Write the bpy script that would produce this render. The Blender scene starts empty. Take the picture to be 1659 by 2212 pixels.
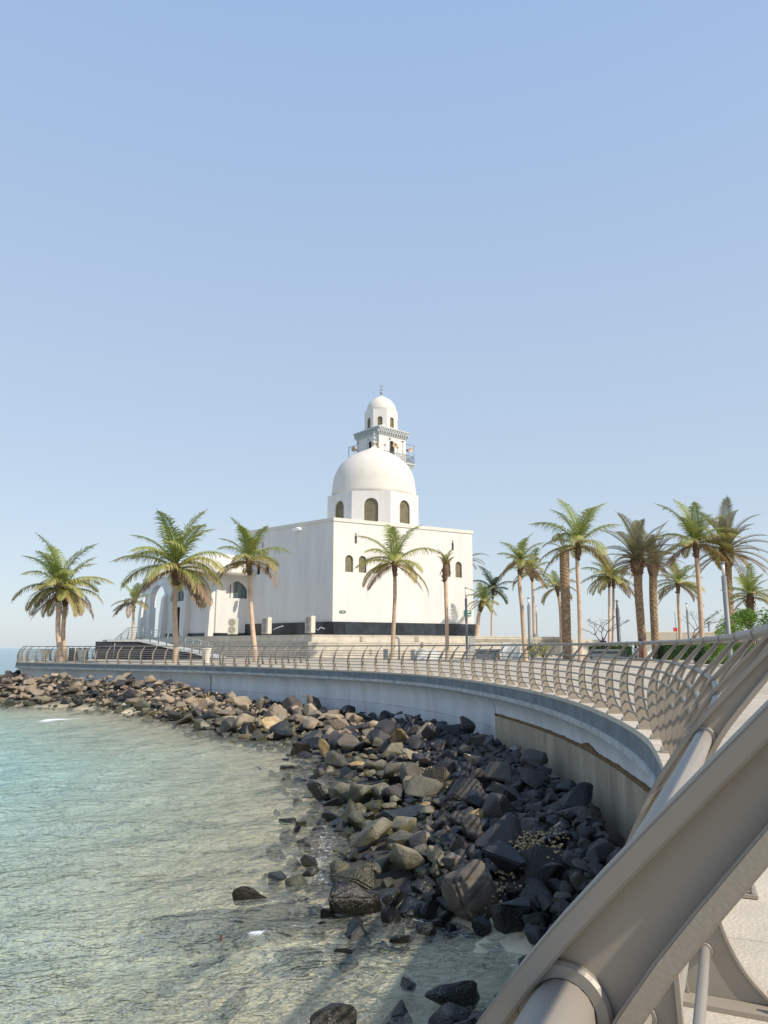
import bpy, bmesh, math, random
import numpy as np
from mathutils import Vector, Matrix, geometry, noise as mnoise
random.seed(7)
sc = bpy.context.scene
COL = sc.collection
rad = math.radians
# ------------------------------------------------------------------ camera
PITCH = math.atan(292 / 1597)
cam_d = bpy.data.cameras.new('camera'); cam = bpy.data.objects.new('camera', cam_d); COL.objects.link(cam)
cam_d.sensor_fit = 'VERTICAL'; cam_d.sensor_height = 36; cam_d.sensor_width = 27
cam_d.lens = 1597 / 2212 * 36
cam_d.clip_start = 0.03; cam_d.clip_end = 30000
cam.location = (0, 0, 0); cam.rotation_euler = (math.pi / 2 + PITCH, 0, 0)
sc.camera = cam
# ------------------------------------------------------------------ light
SUN_EL, SUN_AZ = rad(41), rad(126)          # azimuth clockwise from +Y (the view direction)
to_sun = Vector((math.sin(SUN_AZ) * math.cos(SUN_EL), math.cos(SUN_AZ) * math.cos(SUN_EL), math.sin(SUN_EL)))
world = bpy.data.worlds.new('World'); sc.world = world; world.use_nodes = True
wn = world.node_tree; wn.nodes.clear()
wo = wn.nodes.new('ShaderNodeOutputWorld'); wb = wn.nodes.new('ShaderNodeBackground'); ws = wn.nodes.new('ShaderNodeTexSky')
ws.sky_type = 'NISHITA'; ws.sun_disc = False; ws.sun_elevation = SUN_EL; ws.sun_rotation = SUN_AZ
ws.altitude = 0; ws.air_density = 1.0; ws.dust_density = 1.0; ws.ozone_density = 1.5
wb.inputs[1].default_value = 0.12
# humid coastal haze: pale layer over the whole dome, thinning with height, the same all the way round
wt = wn.nodes.new('ShaderNodeTexCoord'); wx = wn.nodes.new('ShaderNodeSeparateXYZ'); wr = wn.nodes.new('ShaderNodeValToRGB'); wm = wn.nodes.new('ShaderNodeMix'); wm.data_type = 'RGBA'; wm.clamp_factor = False
wv = wn.nodes.new('ShaderNodeVectorMath'); wv.operation = 'SCALE'; wv.inputs[3].default_value = 10
wn.links.new(wt.outputs['Generated'], wx.inputs[0]); wn.links.new(wx.outputs['Z'], wr.inputs[0])
HZ = [(0.0, (.53, .585, .635)), (.10, (.485, .56, .63)), (.186, (.455, .54, .635)), (.466, (.38, .495, .66)), (.707, (.31, .445, .68)), (1.0, (.25, .40, .68))]
el_ = wr.color_ramp.elements; el_[0].color = (*HZ[0][1], 1); el_[1].color = (*HZ[-1][1], 1)
for p_, c_ in HZ[1:-1]: e_ = el_.new(p_); e_.color = (*c_, 1)
wn.links.new(wr.outputs[0], wv.inputs[0]); wm.inputs[0].default_value = .72
wn.links.new(ws.outputs[0], wm.inputs[6]); wn.links.new(wv.outputs[0], wm.inputs[7])
wn.links.new(wm.outputs[2], wb.inputs[0]); wn.links.new(wb.outputs[0], wo.inputs[0])
sl = bpy.data.lights.new('sun', 'SUN'); sl.energy = 4.3; sl.angle = rad(0.6); sl.color = (1.0, 0.90, 0.76)
so = bpy.data.objects.new('sun', sl); COL.objects.link(so); so.rotation_euler = to_sun.to_track_quat('Z', 'Y').to_euler()
sc.view_settings.view_transform = 'Standard'; sc.view_settings.look = 'None'
sc.view_settings.exposure = 0.20; sc.view_settings.gamma = 1.0; sc.view_settings.use_curve_mapping = False
sc.cycles.max_bounces = 8; sc.cycles.transparent_max_bounces = 12

# ------------------------------------------------------------------ helpers
_f, _cx, _cy = 1597.0, 829.5, 1106.0
def _ray(x, y):
    a = (x - _cx) / _f; b = -(y - _cy) / _f
    return a, math.cos(PITCH) - b * math.sin(PITCH), math.sin(PITCH) + b * math.cos(PITCH)
def at(x, y, Y):                      # the point of the place seen at a photo position, at forward distance Y
    r = _ray(x, y); k = Y / r[1]; return Vector((r[0] * k, Y, r[2] * k))
def atz(x, y, z):
    r = _ray(x, y); k = z / r[2]; return Vector((r[0] * k, r[1] * k, z))

def M(name, col, rough=0.7, metal=0.0, var=0.0, scale=4.0, bump=0.0, bscale=None, col2=None, detail=6, spec=None, fac=(0.35, 0.65), streak=False, rnd=0.0):
    m = bpy.data.materials.new(name); m.use_nodes = True; nt = m.node_tree; N = nt.nodes; L = nt.links
    b = N['Principled BSDF']; b.inputs['Roughness'].default_value = rough; b.inputs['Metallic'].default_value = metal
    if spec is not None: b.inputs['Specular IOR Level'].default_value = spec
    b.inputs['Base Color'].default_value = (*col, 1)
    tc = N.new('ShaderNodeTexCoord')
    src = tc.outputs['Object']
    if streak:
        mp = N.new('ShaderNodeMapping'); mp.inputs['Scale'].default_value = (1, 1, 0.18); L.new(src, mp.inputs[0]); src = mp.outputs[0]
    last = None
    if var > 0 or col2:
        nz = N.new('ShaderNodeTexNoise'); nz.inputs['Scale'].default_value = scale; nz.inputs['Detail'].default_value = detail
        nz.inputs['Roughness'].default_value = 0.65
        L.new(src, nz.inputs['Vector'])
        rp = N.new('ShaderNodeValToRGB'); rp.color_ramp.elements[0].position = fac[0]; rp.color_ramp.elements[1].position = fac[1]
        c2 = col2 if col2 else tuple(max(0, c * (1 - var)) for c in col)
        rp.color_ramp.elements[0].color = (*c2, 1); rp.color_ramp.elements[1].color = (*(col if col2 else tuple(min(1, c * (1 + var * .5)) for c in col)), 1)
        L.new(nz.outputs['Fac'], rp.inputs[0]); last = rp.outputs[0]
    if rnd > 0:
        oi = N.new('ShaderNodeObjectInfo'); mr = N.new('ShaderNodeMapRange'); mr.inputs[3].default_value = 1 - rnd; mr.inputs[4].default_value = 1 + rnd
        L.new(oi.outputs['Random'], mr.inputs[0])
        mx = N.new('ShaderNodeVectorMath'); mx.operation = 'SCALE'
        if last: L.new(last, mx.inputs[0])
        else: mx.inputs[0].default_value = col
        L.new(mr.outputs[0], mx.inputs[3]); last = mx.outputs[0]
    if last: L.new(last, b.inputs['Base Color'])
    if bump > 0:
        n2 = N.new('ShaderNodeTexNoise'); n2.inputs['Scale'].default_value = bscale or scale * 6; n2.inputs['Detail'].default_value = 8
        L.new(tc.outputs['Object'], n2.inputs['Vector'])
        bp = N.new('ShaderNodeBump'); bp.inputs['Strength'].default_value = bump; bp.inputs['Distance'].default_value = 0.02
        L.new(n2.outputs['Fac'], bp.inputs['Height']); L.new(bp.outputs[0], b.inputs['Normal'])
    return m

class MB:
    def __init__(s): s.v = []; s.f = []; s.m = []; s.sm = []
    def add(s, vs, fs, mi=0, smooth=False):
        o = len(s.v); s.v += [tuple(v) for v in vs]
        for f in fs: s.f.append(tuple(i + o for i in f)); s.m.append(mi); s.sm.append(smooth)
    def box(s, c, size, rz=0, mi=0, top=1.0):
        hx, hy, hz = size[0] / 2, size[1] / 2, size[2] / 2; cs, sn = math.cos(rz), math.sin(rz); vs = []
        for z, t in ((-hz, 1), (hz, top)):
            for x, y in ((-hx, -hy), (hx, -hy), (hx, hy), (-hx, hy)):
                x *= t; y *= t
                vs.append((c[0] + x * cs - y * sn, c[1] + x * sn + y * cs, c[2] + z))
        s.add(vs, [(3, 2, 1, 0), (4, 5, 6, 7), (0, 1, 5, 4), (1, 2, 6, 5), (2, 3, 7, 6), (3, 0, 4, 7)], mi)
    def prism(s, pts, z0, z1, mi=0, top=None, cap=True, bottom=True):
        n = len(pts); tp = top or pts
        vs = [(p[0], p[1], z0) for p in pts] + [(p[0], p[1], z1) for p in tp]
        fs = [(i, (i + 1) % n, n + (i + 1) % n, n + i) for i in range(n)]
        if cap: fs.append(tuple(range(n, 2 * n)))
        if bottom: fs.append(tuple(range(n - 1, -1, -1)))
        s.add(vs, fs, mi)
    def tube(s, pts, r, n=8, mi=0, cap=True, smooth=True, closed=False, flat=None):
        pts = [Vector(p) for p in pts]; k = len(pts); rs = r if isinstance(r, (list, tuple)) else [r] * k
        vs = []; up = None
        for i, p in enumerate(pts):
            a = pts[max(0, i - 1)]; b = pts[min(k - 1, i + 1)]
            if closed: a = pts[(i - 1) % k]; b = pts[(i + 1) % k]
            t = (b - a).normalized()
            if up is None: up = Vector((0, 0, 1)) if abs(t.z) < .9 else Vector((1, 0, 0))
            x = t.cross(up).normalized(); y = x.cross(t).normalized()
            up = y
            for j in range(n):
                an = 2 * math.pi * j / n
                vs.append(p + x * (math.cos(an) * rs[i]) + y * (math.sin(an) * rs[i] * (flat or 1)))
        fs = []
        for i in range(k if closed else k - 1):
            i2 = (i + 1) % k
            for j in range(n): fs.append((i * n + j, i * n + (j + 1) % n, i2 * n + (j + 1) % n, i2 * n + j))
        s.add(vs, fs, mi, smooth)
        if cap and not closed:
            o = len(s.v) - len(vs)
            s.f.append(tuple(o + j for j in range(n))[::-1]); s.m.append(mi); s.sm.append(False)
            s.f.append(tuple(o + (k - 1) * n + j for j in range(n))); s.m.append(mi); s.sm.append(False)
    def lathe(s, c, prof, n=24, mi=0, smooth=True, a0=0.0, cap=True):
        vs = []; k = len(prof)
        for r, z in prof:
            for j in range(n):
                a = a0 + 2 * math.pi * j / n; vs.append((c[0] + r * math.cos(a), c[1] + r * math.sin(a), c[2] + z))
        fs = [(i * n + j, i * n + (j + 1) % n, (i + 1) * n + (j + 1) % n, (i + 1) * n + j) for i in range(k - 1) for j in range(n)]
        if cap: fs += [tuple(range(n))[::-1], tuple((k - 1) * n + j for j in range(n))]
        s.add(vs, fs, mi, smooth)
    def mesh(s, name, mats):
        me = bpy.data.meshes.new(name); me.from_pydata(s.v, [], s.f)
        for m in (mats if isinstance(mats, (list, tuple)) else [mats]): me.materials.append(m)
        me.polygons.foreach_set('material_index', s.m); me.polygons.foreach_set('use_smooth', s.sm); me.update()
        return me
    def build(s, name, mats, parent=None, fix=True, loc=None):
        me = s.mesh(name, mats)
        if fix:
            bm = bmesh.new(); bm.from_mesh(me); bmesh.ops.recalc_face_normals(bm, faces=bm.faces); bm.to_mesh(me); bm.free()
        return link(name, me, parent, loc)
def link(name, me, parent=None, loc=None, rot=None, scale=None):
    o = bpy.data.objects.new(name, me); COL.objects.link(o)
    if parent: o.parent = parent
    if loc is not None: o.location = loc
    if rot is not None: o.rotation_euler = rot
    if scale is not None: o.scale = scale if hasattr(scale, '__len__') else (scale,) * 3
    return o
def tag(o, label=None, cat=None, group=None, kind=None):
    if label: o['label'] = label
    if cat: o['category'] = cat
    if group: o['group'] = group
    if kind: o['kind'] = kind
    return o
def thing(name, label, cat, loc=(0, 0, 0), rz=0, group=None):
    o = bpy.data.objects.new(name, None); COL.objects.link(o); o.location = loc; o.rotation_euler = (0, 0, rz); o.empty_display_size = .3
    return tag(o, label, cat, group)

def arch(w, h, kind='round', n=10, x0=0.0, z0=0.0, rise=None):     # outline of an arched opening, ccw
    hw = w / 2
    if kind == 'round':
        zs = h - hw
        return [(x0 - hw, z0), (x0 + hw, z0)] + [(x0 + hw * math.cos(math.pi * i / n), z0 + zs + hw * math.sin(math.pi * i / n)) for i in range(n + 1)]
    rise = rise or h
    zs = h - rise; pts = [(x0 - hw, z0), (x0 + hw, z0)]
    R = (hw * hw + rise * rise) / (2 * hw)
    rt = []
    amax = math.asin(min(1, rise / R))
    for i in range(n + 1):
        a = amax * i / n; rt.append((hw - R + R * math.cos(a), zs + R * math.sin(a)))
    pts += [(x0 + x, z0 + z) for x, z in rt] + [(x0 - x, z0 + z) for x, z in rt[::-1][1:]]
    if zs <= 1e-6: pts = pts[1:-1] if False else [pts[0]] + pts[2:-1]
    return pts
def face_pt(o, d, x, z): return (o[0] + d[0] * x, o[1] + d[1] * x, z)
def wall_holes(mb, o, d, outer, holes, depth, mi=0, mi_rev=0):
    """flat wall in the vertical plane through o along d; holes are cut right through its face and given reveals"""
    n = Vector((d[1], -d[0]))   # outward (to the right of d reversed) : faces the viewer
    loops = [[Vector((x, z, 0)) for x, z in outer]] + [[Vector((x, z, 0)) for x, z in h] for h in holes]
    tris = geometry.tessellate_polygon(loops)
    flat = [p for l in loops for p in l]
    mb.add([face_pt(o, d, p.x, p.y) for p in flat], [tuple(t) for t in tris], mi)
    for h in holes:
        k = len(h); vs = [face_pt(o, d, x, z) for x, z in h] + [(o[0] + d[0] * x - n.x * depth, o[1] + d[1] * x - n.y * depth, z) for x, z in h]
        mb.add(vs, [(i, (i + 1) % k, k + (i + 1) % k, k + i) for i in range(k)], mi_rev)
def panel(mb, o, d, pts, back, th=0.03, mi=0):
    n = Vector((d[1], -d[0])); k = len(pts)
    f = [(o[0] + d[0] * x - n.x * back, o[1] + d[1] * x - n.y * back, z) for x, z in pts]
    b = [(o[0] + d[0] * x - n.x * (back + th), o[1] + d[1] * x - n.y * (back + th), z) for x, z in pts]
    mb.add(f + b, [tuple(range(k)), tuple(range(2 * k - 1, k - 1, -1))] + [(i, i + k, (i + 1) % k + k, (i + 1) % k) for i in range(k)], mi)
def rim(mb, o, d, pts, back, w=0.05, th=0.06, mi=0):
    """a frame that follows the outline pts, w wide, inside it"""
    n = Vector((d[1], -d[0])); k = len(pts)
    cx = sum(p[0] for p in pts) / k; cz = sum(p[1] for p in pts) / k
    inner = []
    for i in range(k):
        a = Vector(pts[i - 1]); b = Vector(pts[i]); c = Vector(pts[(i + 1) % k])
        e1 = (b - a); e2 = (c - b)
        n1 = Vector((-e1.y, e1.x)).normalized() if e1.length > 1e-6 else Vector((0, 0)); n2 = Vector((-e2.y, e2.x)).normalized() if e2.length > 1e-6 else n1
        q = (n1 + n2); q = q.normalized() if q.length > 1e-6 else n1
        inner.append((b.x + q.x * w, b.y + q.y * w))
    def P(x, z, t): return (o[0] + d[0] * x - n.x * t, o[1] + d[1] * x - n.y * t, z)
    vs = [P(x, z, back) for x, z in pts] + [P(x, z, back) for x, z in inner] + [P(x, z, back + th) for x, z in pts] + [P(x, z, back + th) for x, z in inner]
    fs = []
    for i in range(k):
        j = (i + 1) % k
        fs += [(i, j, k + j, k + i), (k + i, k + j, 3 * k + j, 3 * k + i), (2 * k + i, 3 * k + i, 3 * k + j, 2 * k + j)]
    mb.add(vs, fs, mi)

# ------------------------------------------------------------------ materials
m_white = M('white_render', (0.665, 0.64, 0.60), .85, var=.09, scale=.8, bump=.25, bscale=14, streak=True)
m_white2 = M('white_render_smooth', (0.66, 0.615, 0.545), .8, var=.06, scale=1.2, bump=.15, bscale=20)
m_black = M('dark_stone', (0.028, 0.036, 0.045), .28, var=.5, scale=1.5, rnd=.35)
m_podium = M('podium_stone', (0.53, 0.485, 0.40), .85, var=.18, scale=1.4, bump=.4, bscale=18, rnd=.06)
m_pave = M('paving', (0.48, 0.42, 0.33), .85, var=.12, scale=.7, bump=.3, bscale=25, rnd=.05)
m_coping = M('coping_stone', (0.54, 0.475, 0.38), .8, var=.10, scale=5, bump=.35, bscale=60, rnd=.05)
m_metal = M('rail_paint', (0.32, 0.275, 0.218), .58, .05, var=.03, scale=3, bump=.05, bscale=400)
m_metal_l = M('rail_tube_paint', (0.29, 0.262, 0.225), .48, .15, var=.03, scale=4, bump=.04, bscale=400)
m_steel = M('stainless', (0.6, 0.58, 0.55), .25, .95)
m_hand = M('handrail_paint', (0.22, 0.25, 0.26), .4, .3)
m_fascia = M('fascia_paint', (0.17, 0.205, 0.225), .7, var=.28, scale=2.2, bump=.4, bscale=30)
m_drip = M('drip_concrete', (0.48, 0.50, 0.50), .85, var=.3, scale=3.5, bump=.5, bscale=30)
m_wallp = M('painted_concrete', (0.60, 0.62, 0.64), .85, var=.14, scale=1.1, bump=.35, bscale=16, streak=True)
m_pole = M('lamp_pole_paint', (0.20, 0.205, 0.20), .5, .15, var=.1, scale=4)
m_pole_d = M('dark_pole_paint', (0.08, 0.085, 0.09), .5, .2)
m_lampglass = M('lamp_diffuser', (0.62, 0.62, 0.6), .3)
m_glass = M('tinted_glass', (0.06, 0.10, 0.095), .12, 0.0, spec=.8)
m_dark = M('dark_interior', (0.02, 0.018, 0.016), .8)
m_lattice = M('bronze_lattice', (0.22, 0.175, 0.095), .6, .1, var=.35, scale=9, fac=(.4, .6))
m_frame = M('bronze_frame', (0.27, 0.22, 0.13), .5, .3)
m_ac = M('ac_casing', (0.62, 0.58, 0.48), .5, var=.08, scale=3)
m_ac_d = M('ac_grille', (0.28, 0.26, 0.21), .6)
m_green = M('sign_green', (0.0, 0.26, 0.17), .5)
m_dgreen = M('sign_dark_green', (0.01, 0.09, 0.05), .5)
m_signw = M('sign_white', (0.8, 0.82, 0.8), .5)
m_pot = M('white_planter', (0.68, 0.66, 0.58), .7, var=.08, scale=4)
m_soil = M('soil', (0.06, 0.045, 0.03), .95)
m_bench = M('bench_slate', (0.13, 0.16, 0.175), .6, var=.2, scale=4)
m_red = M('red_enamel', (0.5, 0.03, 0.03), .5)
m_horn = M('horn_speaker', (0.55, 0.36, 0.22), .55)
m_stair = M('ramp_dark_stone', (0.035, 0.037, 0.045), .5, var=.4, scale=2)
m_muq = M('balcony_stone', (0.45, 0.47, 0.46), .8, var=.12, scale=3)
m_grey = M('grey_balustrade', (0.25, 0.28, 0.29), .6)
# ------------------------------------------------------------------ the shoreline path (foot of the railing), seen from above
_ctl = [(-3.75, -5.9), (-2.4, -3.75), (-1.13, -1.6), (-.054, .462), (1.45, 3.72), (2.62, 7.0), (3.5, 10.45), (4.0, 16.8), (3.52, 23.1), (1.95, 29.96), (-.63, 35.1), (-3.1, 38.3), (-6.4, 42.15), (-10.9, 46.6)]
def spline(ct, step=.02):
    P = [Vector(c) for c in ct]; P = [2 * P[0] - P[1]] + P + [2 * P[-1] - P[-2]]; out = []
    for i in range(1, len(P) - 2):
        p0, p1, p2, p3 = P[i - 1:i + 3]; n = max(4, int((p2 - p1).length / step))
        d = ((p2 - p1).length)
        t0 = 0; t1 = (p1 - p0).length ** .5; t2 = t1 + d ** .5; t3 = t2 + (p3 - p2).length ** .5
        for k in range(n):
            t = t1 + (t2 - t1) * k / n
            A1 = p0 * ((t1 - t) / (t1 - t0)) + p1 * ((t - t0) / (t1 - t0)); A2 = p1 * ((t2 - t) / (t2 - t1)) + p2 * ((t - t1) / (t2 - t1)); A3 = p2 * ((t3 - t) / (t3 - t2)) + p3 * ((t - t2) / (t3 - t2))
            B1 = A1 * ((t2 - t) / (t2 - t0)) + A2 * ((t - t0) / (t2 - t0)); B2 = A2 * ((t3 - t) / (t3 - t1)) + A3 * ((t - t1) / (t3 - t1))
            out.append(B1 * ((t2 - t) / (t2 - t1)) + B2 * ((t - t1) / (t2 - t1)))
    out.append(P[-2]); return out
class Path:
    def __init__(s, pts):
        s.p = [Vector(p) for p in pts]; s.l = [0.0]
        for a, b in zip(s.p, s.p[1:]): s.l.append(s.l[-1] + (b - a).length)
        s.L = s.l[-1]; s.P = np.array([tuple(p) for p in s.p]); s.A = np.array(s.l)
    def pos(s, d):
        return Vector((float(np.interp(d, s.A, s.P[:, 0])), float(np.interp(d, s.A, s.P[:, 1]))))
    def tan(s, d):
        a = s.pos(max(0, d - .25)); b = s.pos(min(s.L, d + .25)); return (b - a).normalized()
    def off(s, d, t):                         # t > 0 inland (right of the walking direction)
        T = s.tan(d); return s.pos(d) + Vector((T.y, -T.x)) * t
    def near(s, x, y):
        d2 = (s.P[:, 0] - x) ** 2 + (s.P[:, 1] - y) ** 2; i = int(d2.argmin()); T = s.tan(s.l[i])
        u = -((x - s.P[i, 0]) * T.y - (y - s.P[i, 1]) * T.x)
        return s.l[i], (1 if u > 0 else -1) * math.sqrt(d2[i])
main = Path(spline(_ctl))
S1, _ = main.near(-.054, .462)
GAP = 1.19
J = Vector((-10.9, 46.6)); EL = Vector((-27.6, 57.2))
dl = (EL - J).normalized()
cor = [J.lerp(EL, k / 60) for k in range(61)]
# rounded corner turning inland, then a return that runs away from the viewer
hd = math.atan2(dl.x, dl.y); p = EL.copy(); h = hd
for k in range(24):
    h += rad(60) / 24; p = p + Vector((math.sin(h), math.cos(h))) * .07; cor.append(p.copy())
for k in range(60): p = p + Vector((math.sin(h), math.cos(h))) * .5; cor.append(p.copy())
left = Path(cor)
LIPZ, WATER = -1.10, -3.80

def sweep(mb, path, s0, s1, prof, step=.35, mi=0, smooth=False, closed=True):
    """prof: (offset seaward, z) points"""
    n = max(2, int((s1 - s0) / step) + 1); k = len(prof); vs = []
    for i in range(n):
        s = s0 + (s1 - s0) * i / (n - 1)
        for u, z in prof:
            q = path.off(s, -u); vs.append((q.x, q.y, z))
    fs = []
    for i in range(n - 1):
        for j in range(k if closed else k - 1):
            j2 = (j + 1) % k; fs.append((i * k + j, i * k + j2, (i + 1) * k + j2, (i + 1) * k + j))
    if closed: fs += [tuple(range(k)), tuple((n - 1) * k + j for j in range(k))[::-1]]
    mb.add(vs, fs, mi, smooth)

# ------------------------------------------------------------------ ground: plaza
inl = [main.off(s, .50) for s in np.arange(0, main.L, .4)] + [left.off(s, .50) for s in np.arange(.3, left.L, .4)]
poly = [(q.x, q.y) for q in inl] + [(-22, 125), (170, 125), (170, -30), (-2, -30)]
mb = MB()
tr = geometry.tessellate_polygon([[Vector((x, y, 0)) for x, y in poly]])
mb.add([(x, y, LIPZ - .006) for x, y in poly], [tuple(t) for t in tr])
# paving joints for the material: big square slabs
m_plaza = M('plaza_paving', (0.47, 0.41, 0.32), .85, var=.10, scale=.5, bump=.25, bscale=20)
nt = m_plaza.node_tree; N = nt.nodes; L = nt.links
bt = N.new('ShaderNodeTexBrick'); bt.offset = 0; bt.inputs['Scale'].default_value = 1; bt.inputs['Brick Width'].default_value = 1.2; bt.inputs['Row Height'].default_value = 1.2
bt.inputs['Mortar Size'].default_value = .012; bt.inputs['Color1'].default_value = (1, 1, 1, 1); bt.inputs['Color2'].default_value = (.86, .86, .85, 1); bt.inputs['Mortar'].default_value = (.45, .44, .42, 1)
tc = N.new('ShaderNodeTexCoord'); L.new(tc.outputs['Object'], bt.inputs['Vector'])
b = N['Principled BSDF']; src = b.inputs['Base Color'].links[0].from_socket
mx = N.new('ShaderNodeMix'); mx.data_type = 'RGBA'; mx.blend_type = 'MULTIPLY'; mx.inputs[0].default_value = 1
L.new(src, mx.inputs[6]); L.new(bt.outputs['Color'], mx.inputs[7]); L.new(mx.outputs[2], b.inputs['Base Color'])
plaza = mb.build('pavement', m_plaza); tag(plaza, 'pale cream paved promenade behind the curved railing', kind='structure')
# island body under the paving so the wall has something behind it
mb = MB(); sweep(mb, main, 0, main.L, [(-.55, LIPZ - .03), (-.55, -6.5), (-3.5, -6.5), (-3.5, LIPZ - .03)]); sweep(mb, left, 0, left.L, [(-.58, LIPZ - .035), (-.58, -6.5), (-3.4, -6.5), (-3.4, LIPZ - .035)])
tag(mb.build('ground', m_podium), kind='structure')

# coping slabs, one between each pair of posts
cop = bpy.data.objects.new('kerb', None); COL.objects.link(cop); tag(cop, 'pale coping slabs under the curved railing', kind='structure')
def slabs(path, s0, s1):
    s = s0
    while s < s1 - .3:
        e = min(s + GAP, s1); mb = MB(); dz = random.uniform(-.003, .003)
        sweep(mb, path, s + .006, e - .006, [(.08, LIPZ + dz), (.08, LIPZ - .07), (-.485, LIPZ - .07), (-.485, LIPZ + dz)], step=.4)
        mb.build('stone', m_coping, cop); s = e
ph = S1 % GAP
slabs(main, ph - GAP * .5 + GAP, main.L); slabs(left, .02, 24)
mb = MB(); sweep(mb, left, 24, left.L, [(.08, LIPZ), (.08, LIPZ - .07), (-.485, LIPZ - .07), (-.485, LIPZ)]); mb.build('stone', m_coping, cop)

# ------------------------------------------------------------------ sea walls
m_stain = M('stained_concrete', (0.46, 0.395, 0.295), .9, scale=1.6, col2=(0.25, 0.205, 0.15), bump=.6, bscale=22, streak=True, detail=9, fac=(.3, .7))
nt = m_stain.node_tree; N = nt.nodes; L = nt.links; b = N['Principled BSDF']; src = b.inputs['Base Color'].links[0].from_socket
tc = N.new('ShaderNodeTexCoord'); n3 = N.new('ShaderNodeTexNoise'); n3.inputs['Scale'].default_value = 2.3; n3.inputs['Detail'].default_value = 10; n3.inputs['Roughness'].default_value = .75
L.new(tc.outputs['Object'], n3.inputs['Vector']); r3 = N.new('ShaderNodeValToRGB'); r3.color_ramp.elements[0].position = .62; r3.color_ramp.elements[1].position = .70
L.new(n3.outputs['Fac'], r3.inputs[0]); mx = N.new('ShaderNodeMix'); mx.data_type = 'RGBA'; L.new(r3.outputs[0], mx.inputs[0]); L.new(src, mx.inputs[6]); mx.inputs[7].default_value = (.38, .36, .31, 1)
L.new(mx.outputs[2], b.inputs['Base Color'])
m_rust = M('rust_edge', (0.20, 0.125, 0.06), .95, var=.5, scale=7)
SJ, _ = main.near(3.3, 24.6)
cove = [(.06, -1.555)] + [(.06 - .40 * math.sin(a), -1.56 - .50 * (1 - math.cos(a))) for a in [rad(90) * k / 8 for k in range(1, 9)]]
def sea_wall(name, label, path, s0, s1, near=False, zjog=0):
    w = thing(name, label, 'sea wall', (*path.pos(s0), LIPZ))
    inv = Matrix.Translation(-Vector((*path.pos(s0), LIPZ)))
    def fin(mb, nm, mat):
        mb.v = [tuple(inv @ Vector(v)) for v in mb.v]; return mb.build(nm, mat, w)
    mb = MB(); sweep(mb, path, s0, s1, [(.07, LIPZ - .075), (.07, -1.43 - zjog), (-.30, -1.43 - zjog), (-.30, LIPZ - .075)]); fin(mb, 'fascia', m_fascia)
    mb = MB(); sweep(mb, path, s0, s1, [(.10, -1.432 - zjog), (.085, -1.555 - zjog), (-.30, -1.555 - zjog), (-.30, -1.432 - zjog)]); fin(mb, 'drip_edge', m_drip)
    mb = MB(); cz = [(u, z - zjog) for u, z in cove]
    sweep(mb, path, s0, s1, cz + [(-.34, -2.12 - zjog), (-.56, -2.12 - zjog), (-.56, -1.557 - zjog)], smooth=False)
    fin(mb, 'cove', m_wallp)
    mb = MB()
    if near:
        sweep(mb, path, s0, s1, [(-.325, -2.122), (-.305, -2.2), (-.30, -6), (-.56, -6), (-.56, -2.122)]); fin(mb, 'lower_face', m_stain)
        mb = MB()    # ragged rust line on top of the stained face
        n = int((s1 - s0) / .06); vs = []
        for i in range(n + 1):
            s = s0 + (s1 - s0) * i / n; nz = mnoise.noise(Vector((s * 1.6, 0, 0))); n2 = mnoise.noise(Vector((s * 7, 3, 0)))
            hh = .018 + .03 * max(0, nz) + .02 * abs(n2) + (.10 * math.exp(-((s - SJ + 8.4) / .45) ** 2))
            for u, z in ((-.285, -2.12 + hh), (-.295, -2.17), (-.34, -2.17), (-.345, -2.12 + hh)):
                q = path.off(s, -u); vs.append((q.x, q.y, z))
        mb.add(vs, [(i * 4 + j, i * 4 + (j + 1) % 4, i * 4 + 4 + (j + 1) % 4, i * 4 + 4 + j) for i in range(n) for j in range(4)]); fin(mb, 'rust_line', m_rust)
    else:
        sweep(mb, path, s0, s1, [(-.335, -2.122 - zjog), (-.32, -2.55), (-.345, -2.56), (-.345, -6), (-.565, -6), (-.565, -2.122 - zjog)]); fin(mb, 'lower_face', m_wallp)
    return w
sea_wall('sea_wall', 'near curved sea wall with brown stained lower face under white cove', main, 0, SJ - .02, near=True)
sea_wall('sea_wall', 'pale painted middle stretch of curved sea wall behind the dark rocks', main, SJ + .05, main.L - .03)
sea_wall('sea_wall', 'far straight sea wall on the left under the palm pair', left, .03, left.L, zjog=0)
mb = MB(); sweep(mb, main, SJ - .021, SJ + .051, [(.055, LIPZ - .08), (.055, -1.55)] + [(u - .012, z) for u, z in cove] + [(-.345, -3.8), (-.5, -3.8), (-.5, LIPZ - .08)], step=.05)
tag(mb.build('joint_filler', M('joint_mortar', (.17, .13, .09), .9)), 'brown expansion joint between the stained and the pale sea wall', 'wall joint')

# ------------------------------------------------------------------ railing
Oh = [0, .05, .11, .2, .38, .55, .7, .83, .93, 1.0, 1.07, 1.12]
Ot = [0, -.010, -.021, -.035, -.05, -.04, .0, .066, .137, .203, .270, .320]
Wd = [.26, .212, .182, .158, .140, .125, .100, .078, .060, .052, .041, .030]
def O(h): return float(np.interp(h, Oh, Ot)) + .010
def W(h): return max(.005, float(np.interp(h, Oh, Wd)) - .020)
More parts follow.
